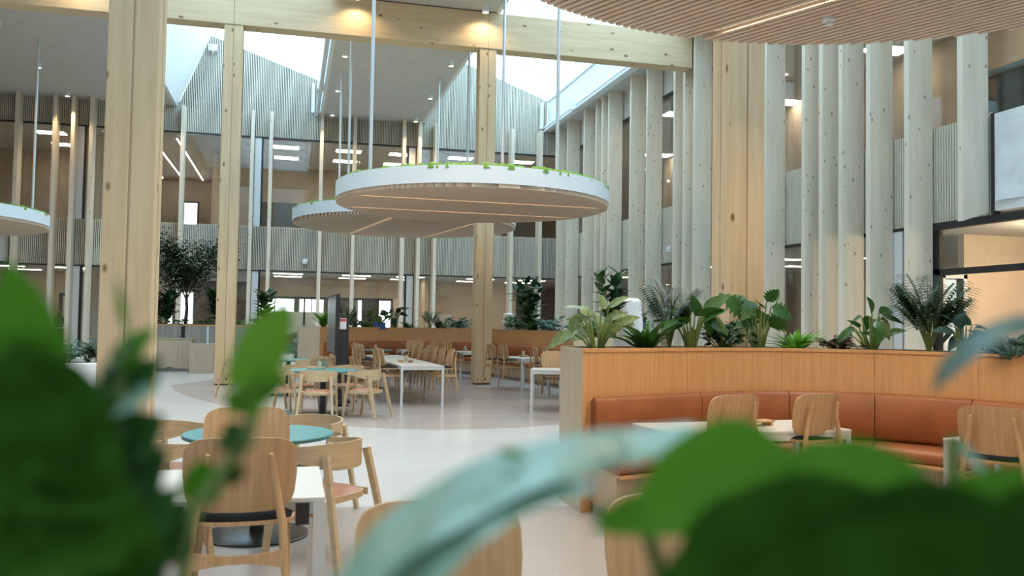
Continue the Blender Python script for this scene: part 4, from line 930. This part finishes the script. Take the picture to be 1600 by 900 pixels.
fplant('big dark green plant, blurred, in front of the thick column', (-.17, .34, 1.2), 'foreground_plant', [
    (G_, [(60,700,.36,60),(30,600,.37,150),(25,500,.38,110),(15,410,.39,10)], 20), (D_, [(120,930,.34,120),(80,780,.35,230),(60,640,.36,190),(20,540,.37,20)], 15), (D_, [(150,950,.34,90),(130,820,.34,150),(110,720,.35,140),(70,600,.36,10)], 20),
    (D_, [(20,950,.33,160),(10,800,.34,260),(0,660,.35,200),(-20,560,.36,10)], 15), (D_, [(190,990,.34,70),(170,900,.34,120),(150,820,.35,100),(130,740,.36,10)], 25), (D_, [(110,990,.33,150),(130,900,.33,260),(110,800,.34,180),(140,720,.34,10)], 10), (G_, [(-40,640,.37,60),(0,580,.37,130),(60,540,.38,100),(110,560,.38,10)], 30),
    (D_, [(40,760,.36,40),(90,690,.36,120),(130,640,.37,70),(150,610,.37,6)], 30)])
fplant('climbing plant with small blurred leaves before the thick column', (-.07, .40, 1.2), 'foreground_vine', [
    (G_, [(165,600,.42,10),(195,560,.42,66),(225,530,.42,40),(245,515,.42,4)], 35), (S_, [(160,585,.42,10),(185,560,.42,58),(210,530,.42,6)], 60), ('leaf_vine', [(190,610,.42,10),(225,590,.42,80),(252,560,.42,6)], 30), (S_, [(175,650,.41,10),(215,625,.41,70),(250,605,.41,6)], 60), ('leaf_vine', [(180,700,.41,12),(220,680,.41,92),(258,650,.41,6)], 25),
    ('leaf_vine', [(190,760,.41,12),(230,735,.41,90),(262,700,.41,6)], 25), ('leaf_vine', [(200,640,.42,10),(185,600,.42,70),(160,570,.42,6)], 30), ('leaf_vine', [(215,830,.40,12),(250,800,.40,84),(280,760,.40,6)], 25), ('leaf_vine', [(235,890,.40,12),(262,850,.40,70),(280,800,.40,6)], 25), ('leaf_vine', [(160,760,.41,12),(200,730,.41,130),(235,690,.41,30)], 20), ('leaf_vine', [(170,860,.40,20),(210,830,.40,140),(245,800,.40,20)], 20), ('leaf_mid', [(150,680,.41,12),(185,660,.41,100),(215,640,.41,10)], 40), ('leaf_vine', [(180,940,.40,60),(220,900,.40,150),(250,860,.40,20)], 20), (G_, [(165,800,.41,12),(205,775,.41,110),(250,770,.41,6)], 35), (G_, [(200,525,.42,4),(190,480,.42,14),(184,435,.42,2)], 20)],
    [((180,900,.40),(190,760,.41),(185,640,.42),(190,540,.42))])
fplant('slender stem with bright green blurred leaves before the oak chairs', (-.06, .42, 1.2), 'foreground_seedling', [
    (BR, [(396,655,.42,8),(394,600,.42,84),(418,535,.42,88),(440,495,.42,50),(448,466,.42,3)], 15), (G_, [(392,648,.42,6),(372,628,.42,46),(352,612,.42,4)], 30), (G_, [(395,610,.42,10),(420,600,.42,60),(452,590,.42,4)], 30), ('leaf_mid', [(388,665,.42,6),(366,682,.42,56),(338,705,.42,4)], 35), (G_, [(352,735,.42,6),(330,752,.42,78),(300,762,.42,60),(280,772,.42,4)], 30), (D_, [(345,745,.42,6),(365,742,.42,40),(388,735,.42,3)], 30), (D_, [(298,820,.41,6),(290,850,.41,50),(278,890,.41,4)], 25), (D_, [(305,790,.41,6),(280,812,.41,46),(255,830,.41,4)], 25)],
    [((285,900,.41),(302,800,.41),(345,740,.42),(385,690,.42),(396,650,.42))])
fplant('long pale glossy leaf, blurred, arching over the oak chair back', (.13, .34, 1.2), 'foreground_lily', [
    (S_, [(1090,690,.40,70),(980,705,.40,86),(840,735,.39,110),(700,800,.38,130),(600,870,.37,120),(500,970,.36,60)], 62, .25), (S_, [(930,760,.38,20),(800,790,.375,90),(710,850,.365,130),(640,930,.355,120),(600,1000,.35,50)], 60, .3), (S_, [(1000,740,.39,10),(955,690,.39,50),(930,680,.39,6)], 60), (G_, [(820,720,.39,4),(800,708,.39,20),(775,706,.39,3)], 45)],
    [((1090,950,.33),(1120,800,.38),(1090,690,.40))])
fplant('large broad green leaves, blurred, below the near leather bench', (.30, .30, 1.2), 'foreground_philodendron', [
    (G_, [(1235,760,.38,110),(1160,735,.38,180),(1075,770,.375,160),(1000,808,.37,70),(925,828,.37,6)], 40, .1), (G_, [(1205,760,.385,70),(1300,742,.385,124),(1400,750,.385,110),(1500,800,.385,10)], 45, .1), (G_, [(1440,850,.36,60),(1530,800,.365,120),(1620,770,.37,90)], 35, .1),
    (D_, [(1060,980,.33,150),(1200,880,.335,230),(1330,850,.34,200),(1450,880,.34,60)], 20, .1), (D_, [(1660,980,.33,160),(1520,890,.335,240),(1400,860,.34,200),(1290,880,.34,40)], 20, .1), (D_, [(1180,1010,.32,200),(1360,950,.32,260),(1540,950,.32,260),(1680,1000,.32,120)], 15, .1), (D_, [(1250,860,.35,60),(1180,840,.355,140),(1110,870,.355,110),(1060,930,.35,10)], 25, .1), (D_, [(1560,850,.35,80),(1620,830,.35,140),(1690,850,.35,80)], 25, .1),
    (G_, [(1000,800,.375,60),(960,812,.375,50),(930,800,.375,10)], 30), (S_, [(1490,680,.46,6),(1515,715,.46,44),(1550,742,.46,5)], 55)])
fplant('thin bluish leaf tip, blurred, hanging before the planter front', (.50, .36, 1.2), 'foreground_reed', [('leaf_blue', [(1660,500,.44,40),(1590,510,.44,44),(1530,535,.44,42),(1485,575,.44,36),(1456,612,.44,3)], 55)],
    [((1690,700,.42),(1680,560,.43),(1660,500,.44))])
